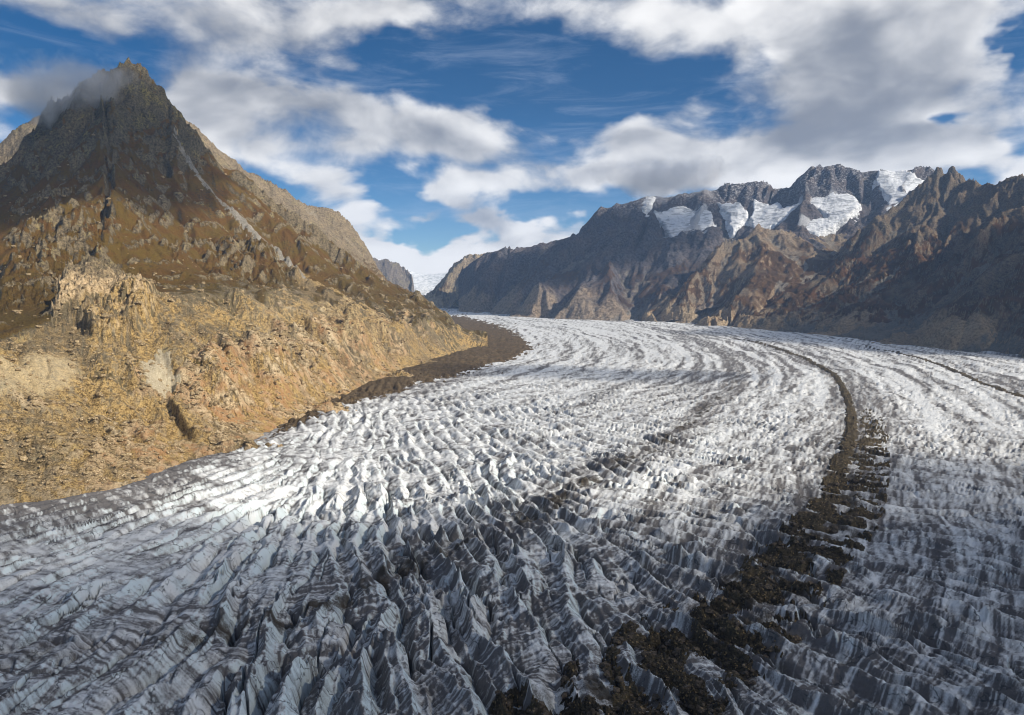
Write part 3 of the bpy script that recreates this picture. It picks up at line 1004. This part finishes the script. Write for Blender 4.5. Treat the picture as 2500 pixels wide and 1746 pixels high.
for nm_, mk_, lift_, mt_, lb_ in (('scree_chute', chute * sstep(tch, 0.0, 0.05) * (dch < 60), 1.2, GRAVEL, 'narrow pale gravel chute running down the right side of the face'),
                                  ('scree_patch', patchy * (px < 460) * (px > 330), 1.2, CREAM, 'small cream scree patch in the lower middle of the slope')):
    zz_ = h - 0.6 + (lift_ + 0.6) * sstep(mk_ + 0.35 * n_c, 0.2, 0.55)
    pt_ = grid_mesh(nm_, X1, Y1, zz_.reshape(X1.shape), cellmax((mk_ + 0.35 * n_c > 0.22).reshape(X1.shape) & (mk_ > 0.06).reshape(X1.shape)), {}, mt_, m1)
    pt_['label'] = lb_
# loose blocks and slabs on the bared lower slope
rb = np.random.RandomState(11)
wgt = (below * (0.15 + 1.6 * bare + 0.5 * sstep(n_b, 0, 0.5)) + 0.05 * upper * (1 - high)) * (h > 3) * (px > -60) * (px < 1120) / (rr / 800)
blocks = rb.choice(len(x), 5000, replace=False, p=wgt / wgt.sum())
BLOCK_AT = np.stack([x[blocks], y[blocks], h[blocks]], -1)
BLOCK_SIZE = (0.9 + 3.2 * rb.rand(len(blocks)) ** 3) * np.sqrt(rr[blocks] / 900)
tag(m1, 'brown grassy pyramid-shaped mountain with a rocky summit and a pale gravel chute', 'mountain', kind='structure')


def plain_mountain(name, label, T, grid, waves, strength, seed, mat, detail, crag_amp, grass_top, rocky=0.5, pale_k=0.0, orange_k=0.0, scree_low=90.0, hook=None, cut_floor=-22.0, ridge=None):
    X, Y = grid
    x, y, h, h0, gx, gy, rib = relief(X, Y, T, waves, strength, seed, 1, waves[1])
    d = detail
    na = fbm(x / (5 * d), y / (5 * d), 4, seed + 1, 0.55)
    nb = fbm(x / (1.2 * d), y / (1.2 * d), 4, seed + 5, 0.6)
    rock = np.clip(sstep(h0 + 130 * na, grass_top - 160, grass_top + 60) + sstep(0.9 * na + 0.8 * nb, 0.6 - rocky, 1.0 - rocky) * 0.9, 0, 1)
    blk = ridged(x / d, y / d, 5, seed + 9, 0.56) + 0.7 * ridged((x + 0.4 * y) / (2.6 * d), (y - 0.4 * x) / (2.6 * d), 3, seed + 11)
    h = h + (0.25 + 0.75 * rock) * crag_amp * blk + 0.2 * crag_amp * nb
    stepz = h + 0.4 * d * nb
    h = h + rock * crag_amp * 1.1 * (np.abs(np.mod(stepz / (d * 0.9), 1.0) * 2 - 1) - 0.5)
    oc = sstep(fbm((x - 0.45 * y) / (2.2 * d), h0 / (0.7 * d), 4, seed + 13, 0.58) + 0.4 * na, 0.12, 0.40)
    h = h + oc * crag_amp * 1.3
    h = h + 0.10 * crag_amp * ridged(x / (0.3 * d), y / (0.3 * d), 3, seed + 15, 0.6)
    if ridge:
        h = h0 + (h - h0) * (1 - 0.55 * np.exp(-(polydist(x, y, [(p[0], p[1]) for p in ridge])[0] / 130) ** 2))
    px, py = unproject_back(x, y, h0)
    nz = normal_z(X, Y, h.reshape(X.shape)).ravel()
    steep = 1 - sstep(nz + 0.06 * nb, 0.50, 0.68)
    low = 1 - sstep(h0 + 45 * nb + 25 * na, scree_low * 0.5, scree_low * 1.4)
    rock = np.clip(np.maximum(steep, sstep(h0 + 130 * na, grass_top - 160, grass_top + 60) * 0.9) , 0, 1)
    scree = np.clip(low * (0.35 + 0.5 * sstep(-rib, -0.5, 0.8)) + 0.7 * sstep(-rib + 0.6 * na, 0.6, 1.4), 0, 1) * (1 - 0.8 * steep)
    grass = (1 - rock) * (1 - 0.7 * low) * (0.70 + 0.5 * na)
    at_ = dict(grass=grass, scree=scree, pale=np.clip(pale_k + 0.35 * low + 0.5 * pale_k * nb, 0, 1), orange=np.full(x.shape, orange_k), bright=np.zeros(x.shape), tone=np.zeros(x.shape), olive=np.zeros(x.shape))
    info = dict(x=x, y=y, h=h, h0=h0, px=px, py=py, na=na, nb=nb, X=X, Y=Y, rib=rib)
    if hook:
        hook(info, at_)
        h = info['h']
    Z = h.reshape(X.shape)
    o = grid_mesh(name, X, Y, Z, cut(Z, cut_floor), at_, mat)
    tag(o, label, 'mountain', kind='structure')
    return o, info


# ---- sunlit rocky ridge behind the pyramid, and the shoulder at the far left
B1 = [P(380, 240, 3080), P(446, 286, 3120), P(500, 322, 3170), P(544, 362, 3220), P(580, 398, 3270), P(610, 427, 3320), P(650, 448, 3390), P(686, 465, 3450), P(722, 490, 3520), P(762, 507, 3600),
      P(795, 512, 3660), P(820, 519, 3710), P(848, 543, 3760), P(872, 572, 3810), P(892, 606, 3860), P(912, 640, 3900), P(940, 678, 3960), P(975, 712, 4050), P(1010, 738, 4150), P(1050, 754, 4250)]
B1F = [(p[0] * 0.9 + 140, p[1] - 420, p[2] * 0.45 + 10) for p in B1[:-4]] + [(p[0] * 0.95 + 60, p[1] - 220, 10) for p in B1[-4:]]
T2 = tin([B1, B1F], behind(B1, 700, 500) + [(p[0] * 0.8 + 300, p[1] - 900, -60) for p in B1[::3]] + [(-300, 4600, -60), (-200, 3600, -60)], 12.0, 14.0)
M2 = rock_material('pale_ridge_rock', 1.3, (0.055, 0.048, 0.038), (0.25, 0.21, 0.15), (0.13, 0.085, 0.030), (0.20, 0.12, 0.045), (0.20, 0.17, 0.12), (0.40, 0.34, 0.25))
plain_mountain('mountain_ridge', 'pale rocky ridge running down behind the brown pyramid mountain', T2, mountain_grid(330, 1080, 400, 1060, 290, 40, 2750, 4700, 190),
               (260, 130, 66, 34), 0.075, 300, M2, 34.0, 5.0, 420, 0.75, 0.25)
B2 = [P(-420, 520, 2900), P(-150, 420, 3000), P(-40, 378, 3050), P(5, 348, 3100), P(22, 330, 3110), P(45, 311, 3140), P(70, 300, 3170), P(100, 288, 3200), P(150, 262, 3250), P(230, 200, 3300), P(300, 190, 3350)]
T3 = tin([B2], behind(B2, 700, 500) + [(p[0], p[1] - 500, p[2] - 420) for p in B2] + [(p[0], p[1] - 1100, p[2] - 640) for p in B2], 12.0, 14.0)
plain_mountain('mountain_shoulder', 'rocky shoulder half hidden behind the left side of the pyramid', T3, mountain_grid(-450, 310, -40, 250, 130, 30, 2500, 3900, 110),
               (260, 130, 66, 34), 0.08, 340, M2, 34.0, 5.0, 400, 0.75, 0.1)

# ---- the right side of the valley
A1 = [P(1150, 640, 6150), P(1196, 617, 6100), P(1220, 611, 6080), P(1238, 602, 6050), P(1256, 612, 6030), P(1281, 606, 6000), P(1333, 597, 5950), P(1350, 590, 5920), P(1372, 585, 5900), P(1418, 571, 5850), P(1436, 552, 5830),
      P(1452, 534, 5800), P(1467, 512, 5780), P(1510, 502, 5750), P(1562, 488, 5700), P(1590, 474, 5680), P(1627, 482, 5650), P(1706, 470, 5580), P(1758, 468, 5530), P(1777, 450, 5510), P(1806, 448, 5490), P(1836, 444, 5460), P(1869, 447, 5430),
      P(1885, 464, 5410), P(1928, 460, 5370), P(1954, 445, 5340), P(1972, 424, 5310), P(1987, 411, 5290), P(2012, 412, 5260), P(2039, 400, 5240), P(2060, 412, 5210), P(2100, 420, 5170), P(2150, 414, 5110), P(2172, 424, 5090), P(2209, 418, 5050), P(2240, 408, 5000), P(2262, 404, 4980), P(2300, 428, 4930),
      P(2360, 470, 4900), P(2500, 500, 4900)]
CIRQ = [P(1600, 545, 5250), P(1680, 548, 5150), P(1760, 545, 5080), P(1850, 540, 5010), P(1950, 512, 4930), P(2050, 492, 4850), P(2130, 500, 4760), P(2200, 470, 4780)]
LIP = [P(1620, 590, 4980), P(1700, 590, 4900), P(1800, 575, 4820), P(1880, 565, 4740), P(1980, 570, 4560), P(2080, 545, 4520)]
SP1 = [P(1590, 474, 5680), P(1592, 520, 5350), P(1575, 570, 5080), P(1530, 615, 4850), P(1470, 665, 4650), P(1400, 730, 4420)]
SP2 = [P(1452, 534, 5800), P(1420, 600, 5350), P(1370, 650, 5050), P(1300, 720, 4750)]
SP3 = [P(1238, 602, 6050), P(1230, 650, 5700), P(1180, 700, 5450), P(1130, 748, 5600)]
SP4 = [P(1777, 450, 5510), P(1775, 500, 5250), P(1765, 545, 5050)]
SP5 = [P(1987, 411, 5290), P(1965, 470, 5060), P(1945, 510, 4920)]
SP6 = [P(2150, 414, 5110), P(2120, 480, 4850), P(2080, 560, 4480), P(2000, 640, 4150)]
AF = [G(1060, 748), G(1190, 762), G(1350, 778), G(1480, 781), G(1612, 784), (1000, 3700, 20), (1500, 3400, 60), (2400, 3400, 60)]
T4 = tin([A1, CIRQ, LIP, SP1, SP2, SP3, SP4, SP5, SP6, AF], behind(A1, 900, 600) + [(a, b - 500, -80) for a, b, c in AF], 16.0, 17.0)
M4 = rock_material('range_rock', 2.6, (0.024, 0.025, 0.034), (0.165, 0.155, 0.165), (0.070, 0.042, 0.032), (0.105, 0.060, 0.040), (0.10, 0.095, 0.085), (0.27, 0.24, 0.20), (0.11, 0.075, 0.05), flakes=0.45, bright_col=(0.70, 0.72, 0.75))

z3 = lambda pts: [(1000 + a * 0.6533, 350 + b * 0.6533) for a, b in pts]
SNOWS = [
    ('broad snowfield lying left of the others under the cloudy ridge', z3([(915, 255), (970, 250), (1030, 252), (1060, 258), (1125, 266), (1132, 300), (1112, 330), (1104, 362), (1040, 352), (980, 368), (966, 330), (945, 305), (925, 285)])),
    ('small narrow snowfield tucked between two dark rock ribs', z3([(1158, 236), (1230, 238), (1262, 262), (1245, 295), (1212, 326), (1196, 300), (1200, 270)])),
    ('wedge-shaped snowfield under the notched dark ridge left of the summit', z3([(1290, 226), (1320, 232), (1340, 236), (1400, 246), (1465, 238), (1452, 268), (1400, 300), (1340, 322), (1288, 334), (1280, 290)])),
    ('long snowfield running down below the highest dark summit', z3([(1495, 206), (1570, 206), (1642, 200), (1688, 230), (1640, 275), (1590, 312), (1530, 346), (1480, 340), (1428, 336), (1500, 312), (1565, 282), (1530, 258), (1490, 245)])),
    ('steep bright snowfield filling the saddle beside the right-hand pinnacle', z3([(1755, 118), (1800, 112), (1850, 115), (1945, 150), (1920, 180), (1870, 215), (1775, 272), (1800, 215), (1768, 190), (1745, 160)])),
    ('little snow patch at the edge of the cloud on the ridge', z3([(855, 228), (880, 206), (906, 193), (922, 203), (898, 224)])),
]
snow_masks = []


def range_hook(I, A):
    px, py = I['px'], I['py']
    tot = np.zeros_like(I['h'])
    for lab, poly in SNOWS:
        m = polymask(px, py, poly, 13)
        snow_masks.append(m)
        tot = np.maximum(tot, m)
    # the hollows that hold the snow are smoother than the walls round them
    I['rockh'] = I['h'].copy()
    I['h'] = I['h'] * (1 - 0.55 * tot) + I['h0'] * 0.55 * tot - 10 * tot
    A['grass'] *= 0.8
    wide = 0
    for lab, poly in SNOWS:
        wide = np.maximum(wide, polymask(px, py, poly, 15))
    A['bright'] = (1.1 * sstep(wide + 0.9 * I['nb'], 0.45, 0.75) * sstep(wide, 0.03, 0.4)).clip(0, 1)
    A['scree'] *= 0.8


range_o, RI = plain_mountain('mountain_range', 'dark blue-grey mountain range with snowfields and cloud along its crest', T4, mountain_grid(1120, 2520, 1140, 2340, 520, 40, 3850, 6500, 300),
                             (640, 320, 160, 80, 40), 0.115, 400, M4, 95.0, 7.0, 420, 0.45, 0.0, 0.05, 110.0, range_hook, ridge=A1)
for (lab, poly), m in zip(SNOWS, snow_masks):
    X, Y = RI['X'], RI['Y']
    zs = RI['h0'] * 0.75 + box_blur(RI['h'].reshape(X.shape), 5).ravel() * 0.25 + 12 * RI['na'] + 6 * RI['nb'] + (23 if len(poly) > 6 else 5)
    zs = zs - 55 * (1 - sstep(m + 0.30 * RI['nb'] + 0.2 * RI['na'], 0.20, 0.50))
    k = cellmax((m > 0.04).reshape(X.shape)) & cellmax((zs > RI['h'] - 12).reshape(X.shape))
    o = grid_mesh('snowfield', X, Y, zs.reshape(X.shape), k, {}, SNOW, range_o)
    o['label'] = lab

# middle spur
S1 = [P(2190, 505, 4720), P(2130, 545, 4640), P(2040, 572, 4560), P(1985, 578, 4520), P(1937, 571, 4470), P(1905, 565, 4440), P(1875, 561, 4400), P(1845, 566, 4360), P(1817, 581, 4320), P(1781, 595, 4280), P(1760, 612, 4250), P(1738, 631, 4220), P(1706, 677, 4150), P(1660, 715, 4080), P(1621, 742, 4030), P(1568, 780, 3975)]
S2 = [P(1875, 561, 4400), P(1870, 620, 4150), P(1840, 680, 3900), P(1790, 740, 3650), P(1740, 785, 3480)]
S3 = [P(2040, 572, 4560), P(2010, 610, 4250), P(1960, 640, 4000), P(1900, 700, 3720)]
SF = [G(1612, 784), G(1700, 788), G(1785, 795), G(1850, 800), (1500, 3000, 30)]
T5 = tin([S1, S2, S3, SF], behind(S1, 500, 350) + [(a, b - 400, -80) for a, b, c in SF] + [(2300, 4200, 400), (2400, 3300, 200)], 12.0, 14.0)
M5 = rock_material('tan_spur_rock', 1.8, (0.045, 0.042, 0.040), (0.195, 0.168, 0.135), (0.085, 0.046, 0.020), (0.13, 0.070, 0.030), (0.14, 0.12, 0.10), (0.30, 0.26, 0.20), (0.19, 0.13, 0.07))
plain_mountain('mountain_spur', 'tan and rust coloured spur reaching down to the far ice edge', T5, mountain_grid(1540, 2260, 1550, 2180, 290, 40, 3200, 5100, 210),
               (420, 210, 105, 52, 26), 0.10, 500, M5, 48.0, 5.5, 520, 0.55, 0.2, 0.15, 60.0)

# big dark buttress at the right
C1 = [P(1771, 792, 3600), P(1815, 770, 3640), P(1849, 748, 3680), P(1902, 716, 3740), P(1980, 677, 3800), P(2045, 631, 3860), P(2071, 598, 3890), P(2111, 565, 3920), P(2169, 526, 3960), P(2205, 505, 3970), P(2235, 484, 3980), P(2267, 454, 3990),
      P(2292, 432, 3990), P(2304, 421, 3980), P(2316, 424, 3960), P(2346, 450, 3900), P(2358, 444, 3870), P(2372, 450, 3840), P(2391, 458, 3800), P(2412, 456, 3750), P(2437, 459, 3690), P(2468, 452, 3620), P(2500, 446, 3550), P(2600, 425, 3400), P(2800, 420, 3200), P(3100, 430, 3000)]
C2 = [P(2304, 421, 3980), P(2275, 520, 3720), P(2230, 600, 3480), P(2170, 680, 3240), P(2100, 760, 3000), P(2050, 812, 2900)]
C3 = [P(2372, 450, 3840), P(2380, 540, 3520), P(2350, 630, 3150), P(2310, 730, 2760), P(2270, 820, 2480)]
C4 = [P(2600, 425, 3400), P(2500, 505, 3250), P(2442, 541, 3140), P(2383, 590, 3030), P(2350, 660, 2880)]
C5 = [P(2600, 560, 2900), P(2480, 650, 2600), P(2410, 740, 2350), P(2360, 830, 2180)]
CV = [P(2330, 560, 3600), P(2270, 680, 3150), P(2190, 790, 2820)]
CF = [G(1771, 794), G(1860, 802), G(1960, 811), G(2100, 828), G(2230, 839), G(2360, 855), G(2500, 871), (1560, 1500, -4), (1650, 900, -4), (1500, 200, -4)]
T6 = tin([C1, C2, C3, C4, C5, CV, CF], behind(C1, 700, 500) + [(a - 300, b - 150, -90) for a, b, c in CF] + [(3000, 2200, 900), (2600, 1500, 600), (2800, 600, 700)], 12.0, 14.0)
M6 = rock_material('dark_buttress_rock', 1.5, (0.026, 0.025, 0.024), (0.19, 0.155, 0.11), (0.060, 0.032, 0.013), (0.115, 0.052, 0.020), (0.085, 0.080, 0.068), (0.20, 0.18, 0.145), (0.13, 0.10, 0.05))
plain_mountain('mountain_buttress', 'big dark craggy buttress with rust grass and pinnacles on the right', T6, mountain_grid(1740, 3300, 1750, 2540, 400, 70, 1400, 4600, 340),
               (420, 210, 105, 52, 26), 0.105, 600, M6, 42.0, 6.0, 560, 0.45, 0.05, 0.1, 70.0)

# far tan ridge and the head of the valley
D1 = [P(1020, 748, 7300), P(1050, 722, 7200), P(1085, 683, 7050), P(1104, 660, 7000), P(1124, 638, 6950), P(1140, 628, 6900), P(1158, 620, 6850), P(1180, 622, 6800), P(1220, 640, 6800)]
T7 = tin([D1, [G(1040, 752), G(1120, 762), G(1230, 770)]], behind(D1, 800, 450) + [(0, 4800, -60), (-700, 6300, -60), (300, 5200, 0)], 20.0, 22.0)
M7 = rock_material('far_tan_rock', 2.8, (0.10, 0.085, 0.070), (0.30, 0.25, 0.195), (0.10, 0.07, 0.04), (0.14, 0.09, 0.05), (0.17, 0.15, 0.12), (0.30, 0.26, 0.21))
plain_mountain('far_ridge', 'pale tan ridge end at the far bend of the glacier', T7, mountain_grid(1010, 1240, 1015, 1230, 110, 20, 6200, 7900, 80),
               (500, 250, 125, 62), 0.08, 700, M7, 70.0, 9.0, 300, 0.7, 0.3, 0.0, 60.0)
E1 = [P(880, 640, 8300), P(915, 634, 8300), P(926, 634, 8300), P(935, 633, 8320), P(948, 641, 8340), P(959, 648, 8360), P(972, 642, 8340), P(982, 648, 8330), P(990, 654, 8320), P(1000, 672, 8250), P(1012, 690, 8150), P(1010, 715, 8000), P(985, 742, 7800)]
T8 = tin([E1], behind(E1, 900, 400) + [(p[0] * 0.95, p[1] - 600, -40) for p in E1], 10.0, 10.0)
M8 = rock_material('far_blue_rock', 3.0, (0.075, 0.070, 0.070), (0.22, 0.19, 0.165), (0.10, 0.07, 0.04), (0.14, 0.09, 0.05), (0.17, 0.15, 0.12), (0.30, 0.26, 0.21))
plain_mountain('far_mountain', 'small jagged far peak beside the distant icefall', T8, mountain_grid(870, 1050, 880, 1040, 90, 20, 7300, 9300, 80),
               (420, 210, 105, 52), 0.085, 740, M8, 60.0, 9.0, 200, 0.7, 0.1, 0.0, 40.0)
E2 = [P(850, 628, 10400), P(930, 630, 10400), P(960, 644, 10300), P(992, 656, 10200), P(1012, 664, 10000), P(1035, 672, 9900), P(1046, 671, 9850), P(1070, 666, 9900), P(1100, 664, 9900), P(1140, 655, 10000), P(1200, 650, 10000)]
E3 = [P(960, 690, 9300), P(1010, 696, 9250), P(1060, 698, 9200), P(1110, 690, 9200)]
E4 = [P(930, 745, 8000), P(990, 745, 7900), P(1020, 742, 7850), P(1060, 735, 8100)]
T9 = tin([E2, E3, E4], behind(E2, 700, 300) + [(-1200, 6900, -60), (-800, 6900, -60), (-1800, 7600, -60)], 20.0, 30.0)
X9, Y9 = mountain_grid(860, 1200, 870, 1160, 130, 20, 7300, 11000, 120)
x, y = X9.ravel(), Y9.ravel()
h = sample(T9, x, y) + 14 * ridged(x / 120, y / 90, 4, 801, 0.6) * sstep(9500 - y, 0, 700) + 8 * fbm(x / 200, y / 200, 3, 805)
M9, n9, out9 = new_mat('icefall_ice')
pos9 = n9.new('ShaderNodeNewGeometry').outputs['Position']
q9 = n9.noise(n9.vmul(pos9, (1.0, 1.0, 2.0)), 0.02, 6, 0.65, 0.5)
finish(n9, out9, n9.mix(n9.step(q9, 0.42, 0.66), (0.84, 0.86, 0.88), (0.45, 0.50, 0.53)), 0.7, 0.2, q9, 12.0, 1.0)
icefall = grid_mesh('icefall', X9, Y9, h.reshape(X9.shape), cut(h.reshape(X9.shape), -30), {}, M9)
tag(icefall, 'distant white icefall coming down between two far peaks', 'glacier', kind='structure')

# ------------------------------------------------------------------ rubble lying on the ice
gx_, gy_ = GX.ravel().astype(f32), GY.ravel().astype(f32)
rub = ridged(gx_ / 5, gy_ / 5, 3, 901, 0.6)
lump = fbm(gx_ / 17, gy_ / 17, 3, 911, 0.6)


def debris(name, mask, lift, mat, label, group=None):
    """a sheet of rubble draped on the ice wherever mask > 0.5"""
    z = gz + lift * (sstep(mask, 0.42, 0.85) * (1 + 0.6 * lump) - 0.25) + 0.7 * rub * sstep(mask, 0.4, 0.6)
    k = cellmax((mask > 0.5).reshape(gsh)) & keep
    o = grid_mesh(name, GX, GY, z.reshape(gsh), k, {}, mat)
    tag(o, label, 'moraine', group)
    return o


pat = ginf['patch']
r_ = ginf['r']
# elongated along the crevasse lines: rubble collects in some furrows and leaves others bare
su, sv = gx_ * ginf['ux'] + gy_ * ginf['uy'], -gx_ * ginf['uy'] + gy_ * ginf['ux']
fur = fbm(gx_ / 26, gy_ / 26, 3, 921, 0.6) + 0.5 * np.cos(2 * np.pi * (ginf['u'] - 0.25)) * sstep(1500 - r_, 0, 600)
sgn = ginf['nm'] * ginf['sg']
near = sstep(1300 - r_, 0, 900)
wid = 6 + 6 * near
core = np.exp(-((sgn - 2) / wid) ** 2)
side = 0.38 * np.exp(-((sgn - 28) / 19) ** 2) * sstep(1500 - r_, 0, 500)
side = np.maximum(side, 0.30 * np.exp(-((sgn + 20) / 14) ** 2) * sstep(520 - r_, 0, 150))
mm = np.maximum(core, side) * (0.86 - 0.16 * near) + 0.70 * fur * (0.18 + 0.82 * near) + 0.22 * rub - 0.02 * near
mm = np.where(np.maximum(core, side) < 0.12, 0, mm) * sstep(3300 - r_, 0, 900)
debris('medial_moraine', mm, 1.6, RUBBLE, 'dark stony medial moraine curving down the right half of the glacier', 'moraines on the glacier')
dr_, _, tr_ = polydist(gx_, gy_, RIGHT)
mr = np.exp(-(dr_ / (7 + 6 * sstep(1700 - r_, 0, 500))) ** 2) * sstep(tr_, 0.12, 0.35) + 0.30 * lump - 0.05
mr = np.where(dr_ > 26, 0, mr)
debris('medial_moraine', mr, 1.5, RUBBLE, 'thin dark moraine line leaving the picture at the right edge', 'moraines on the glacier')
gpx, gpy = unproject_back(gx_, gy_, 0.0)
LAT = [(660, 1060), (720, 1010), (806, 960), (958, 895), (1132, 840), (1115, 800), (1085, 770), (1130, 775), (1225, 798), (1268, 822), (1298, 852), (1240, 880), (1190, 890), (1110, 915), (1020, 935), (900, 975), (800, 1003)]
ml = polymask(gpx.astype(f32), gpy.astype(f32), LAT, 16) + 0.30 * lump + 0.3 * pat + 0.08 * rub
ml = np.where(polymask(gpx.astype(f32), gpy.astype(f32), LAT, 30) < 0.02, 0, ml)
debris('lateral_moraine', ml, 2.4, RUBBLE_SIDE, 'brown lateral moraine of rubble at the foot of the pyramid mountain')

# boulders sitting in the rubble, on the ice beside it and along the rock foot
rs = np.random.RandomState(4)
cand = np.where((((mm > 0.46) & (r_ < 1000)) | ((ml > 0.55) & (r_ < 1900))) & on_ice.ravel())[0]
wts = 1 / (r_[cand] ** 0.3)
pick = rs.choice(cand, 1500, replace=False, p=wts / wts.sum())
ph = (1 + 5 ** 0.5) / 2
ico_v = np.array([(-1, ph, 0), (1, ph, 0), (-1, -ph, 0), (1, -ph, 0), (0, -1, ph), (0, 1, ph), (0, -1, -ph), (0, 1, -ph), (ph, 0, -1), (ph, 0, 1), (-ph, 0, -1), (-ph, 0, 1)]) / 1.9
ico_f = np.array([(0, 11, 5), (0, 5, 1), (0, 1, 7), (0, 7, 10), (0, 10, 11), (1, 5, 9), (5, 11, 4), (11, 10, 2), (10, 7, 6), (7, 1, 8), (3, 9, 4), (3, 4, 2), (3, 2, 6), (3, 6, 8), (3, 8, 9), (4, 9, 5), (2, 4, 11), (6, 2, 10), (8, 6, 7), (9, 8, 1)])


def rocks(name, where, size, mat, label, sink):
    bv, bf = [], []
    for n_, (c, s) in enumerate(zip(where, size)):
        v = ico_v * (0.65 + 0.7 * rs.rand(12, 1)) * (s * np.array([1.25, 0.9, 0.7]))
        a = rs.rand() * 6.28
        v = np.stack([v[:, 0] * math.cos(a) - v[:, 1] * math.sin(a), v[:, 0] * math.sin(a) + v[:, 1] * math.cos(a), v[:, 2]], -1)
        bv.append(v + np.array([c[0], c[1], c[2] + sink * s]))
        bf.append(ico_f + 12 * n_)
    me = bpy.data.meshes.new(name)
    me.from_pydata(np.concatenate(bv).tolist(), [], np.concatenate(bf).tolist())
    me.materials.append(mat)
    o = bpy.data.objects.new(name, me)
    COL.objects.link(o)
    return tag(o, label, 'boulders', kind='stuff')


rocks('boulders', np.stack([gx_[pick], gy_[pick], gz[pick] + 0.9], -1), (0.5 + 1.5 * rs.rand(len(pick)) ** 3) * (1 + r_[pick] / 1500),
      rubble_material('boulder_stone', (0.06, 0.05, 0.04), (0.17, 0.13, 0.09), (0.30, 0.22, 0.12)), 'scattered boulders lying in the dark rubble on the ice', 0.2)
rocks('slope_boulders', BLOCK_AT, BLOCK_SIZE, rubble_material('slope_stone', (0.20, 0.14, 0.07), (0.50, 0.38, 0.22), (0.70, 0.57, 0.38)),
      'loose tan blocks strewn over the lower mountainside', 0.15)

# ------------------------------------------------------------------ clouds
def lumpy(name, centre, half, seed, material, rot=0.0, sub=5, bump=0.22):
    me = bpy.data.meshes.new(name)
    import bmesh
    bm = bmesh.new()
    bmesh.ops.create_icosphere(bm, subdivisions=sub, radius=1.0)
    co = np.array([v.co[:] for v in bm.verts])
    d = 1 + bump * (fbm(co[:, 0] * 2.1 + seed, co[:, 1] * 2.1 + co[:, 2] * 1.3, 4, seed, 0.55))
    co = co * d[:, None] * np.array(half)
    c, s = math.cos(rot), math.sin(rot)
    co = np.stack([co[:, 0] * c - co[:, 1] * s, co[:, 0] * s + co[:, 1] * c, co[:, 2]], -1)
    for v, p in zip(bm.verts, co):
        v.co = p
    bm.to_mesh(me)
    bm.free()
    me.materials.append(material)
    o = bpy.data.objects.new(name, me)
    COL.objects.link(o)
    o.location = centre
    return o


def vapour(name, density, wisp=0.0, size=1.0):
    m, n, out = new_mat(name)
    v = n.new('ShaderNodeVolumePrincipled')
    v.inputs['Color'].default_value = (0.97, 0.97, 0.98, 1)
    v.inputs['Anisotropy'].default_value = 0.25
    v.inputs['Density'].default_value = density
    if wisp:
        tc = n.new('ShaderNodeTexCoord')
        g = tc.outputs['Generated']
        cen = n.vadd(n.vmul(g, (2, 2, 2)), (-1, -1, -1))
        ln = n.new('ShaderNodeVectorMath', operation='LENGTH')
        n.put(ln.inputs[0], cen)
        fall = n.step(ln.outputs['Value'], 1.0, 0.15)
        ns = n.noise(tc.outputs['Object'], wisp, 4, 0.6, 0.5)
        dn = n.mul(n.step(n.add(n.mul(fall, 0.55), n.mul(n.m('SUBTRACT', ns, 0.5), 1.5)), 0.12, 0.62), density)
        n.put(v.inputs['Density'], dn)
    n.put(out.inputs[1], v.outputs[0])
    return m


OVERHEAD = vapour('cloud_vapour', 0.0042)
for k, (tx, ty, tz, alt, a, b, th, rot, lab) in enumerate(SHADES):
    t = (alt - tz) / SUN[2]
    c = (tx + SUN[0] * t, ty + SUN[1] * t, alt)
    o = lumpy('cloud', c, (a, b, th), 20 + k * 3, OVERHEAD, rad(rot), 4, 0.30)
    tag(o, lab, 'cloud', 'clouds drifting overhead')
o = lumpy('cloud', at(135, 222, 2245), (310, 150, 140), 61, vapour('summit_mist', 0.012, 0.010), 0, 4, 0.15)
tag(o, 'thin grey cloud clinging to the summit of the pyramid mountain', 'cloud', 'clouds on the peaks')
o = lumpy('cloud', at(1630, 432, 5330), (640, 300, 190), 67, vapour('ridge_mist', 0.011, 0.0045), 0, 4, 0.15)
tag(o, 'soft cloud sitting on the dark crest above the snowfields', 'cloud', 'clouds on the peaks')

# ------------------------------------------------------------------ the air
hm = bpy.data.meshes.new('haze')
hx, hy0, hy1, hz0, hz1 = 7000, -2500, 13000, -120, 1560
hv = [(sx * hx, yv, zv) for zv in (hz0, hz1) for yv in (hy0, hy1) for sx in (-1, 1)]
hm.from_pydata(hv, [], [(0, 2, 3, 1), (4, 5, 7, 6), (0, 1, 5, 4), (2, 6, 7, 3), (0, 4, 6, 2), (1, 3, 7, 5)])
mh, nh, oh = new_mat('haze_air')
pv = nh.new('ShaderNodeVolumePrincipled')
pv.inputs['Color'].default_value = (0.40, 0.62, 1.0, 1)
pv.inputs['Density'].default_value = HAZE
pv.inputs['Anisotropy'].default_value = 0.1
nh.put(oh.inputs[1], pv.outputs[0])
hm.materials.append(mh)
haze = bpy.data.objects.new('haze', hm)
COL.objects.link(haze)
tag(haze, 'thin bluish haze filling the valley air', 'haze', kind='stuff')
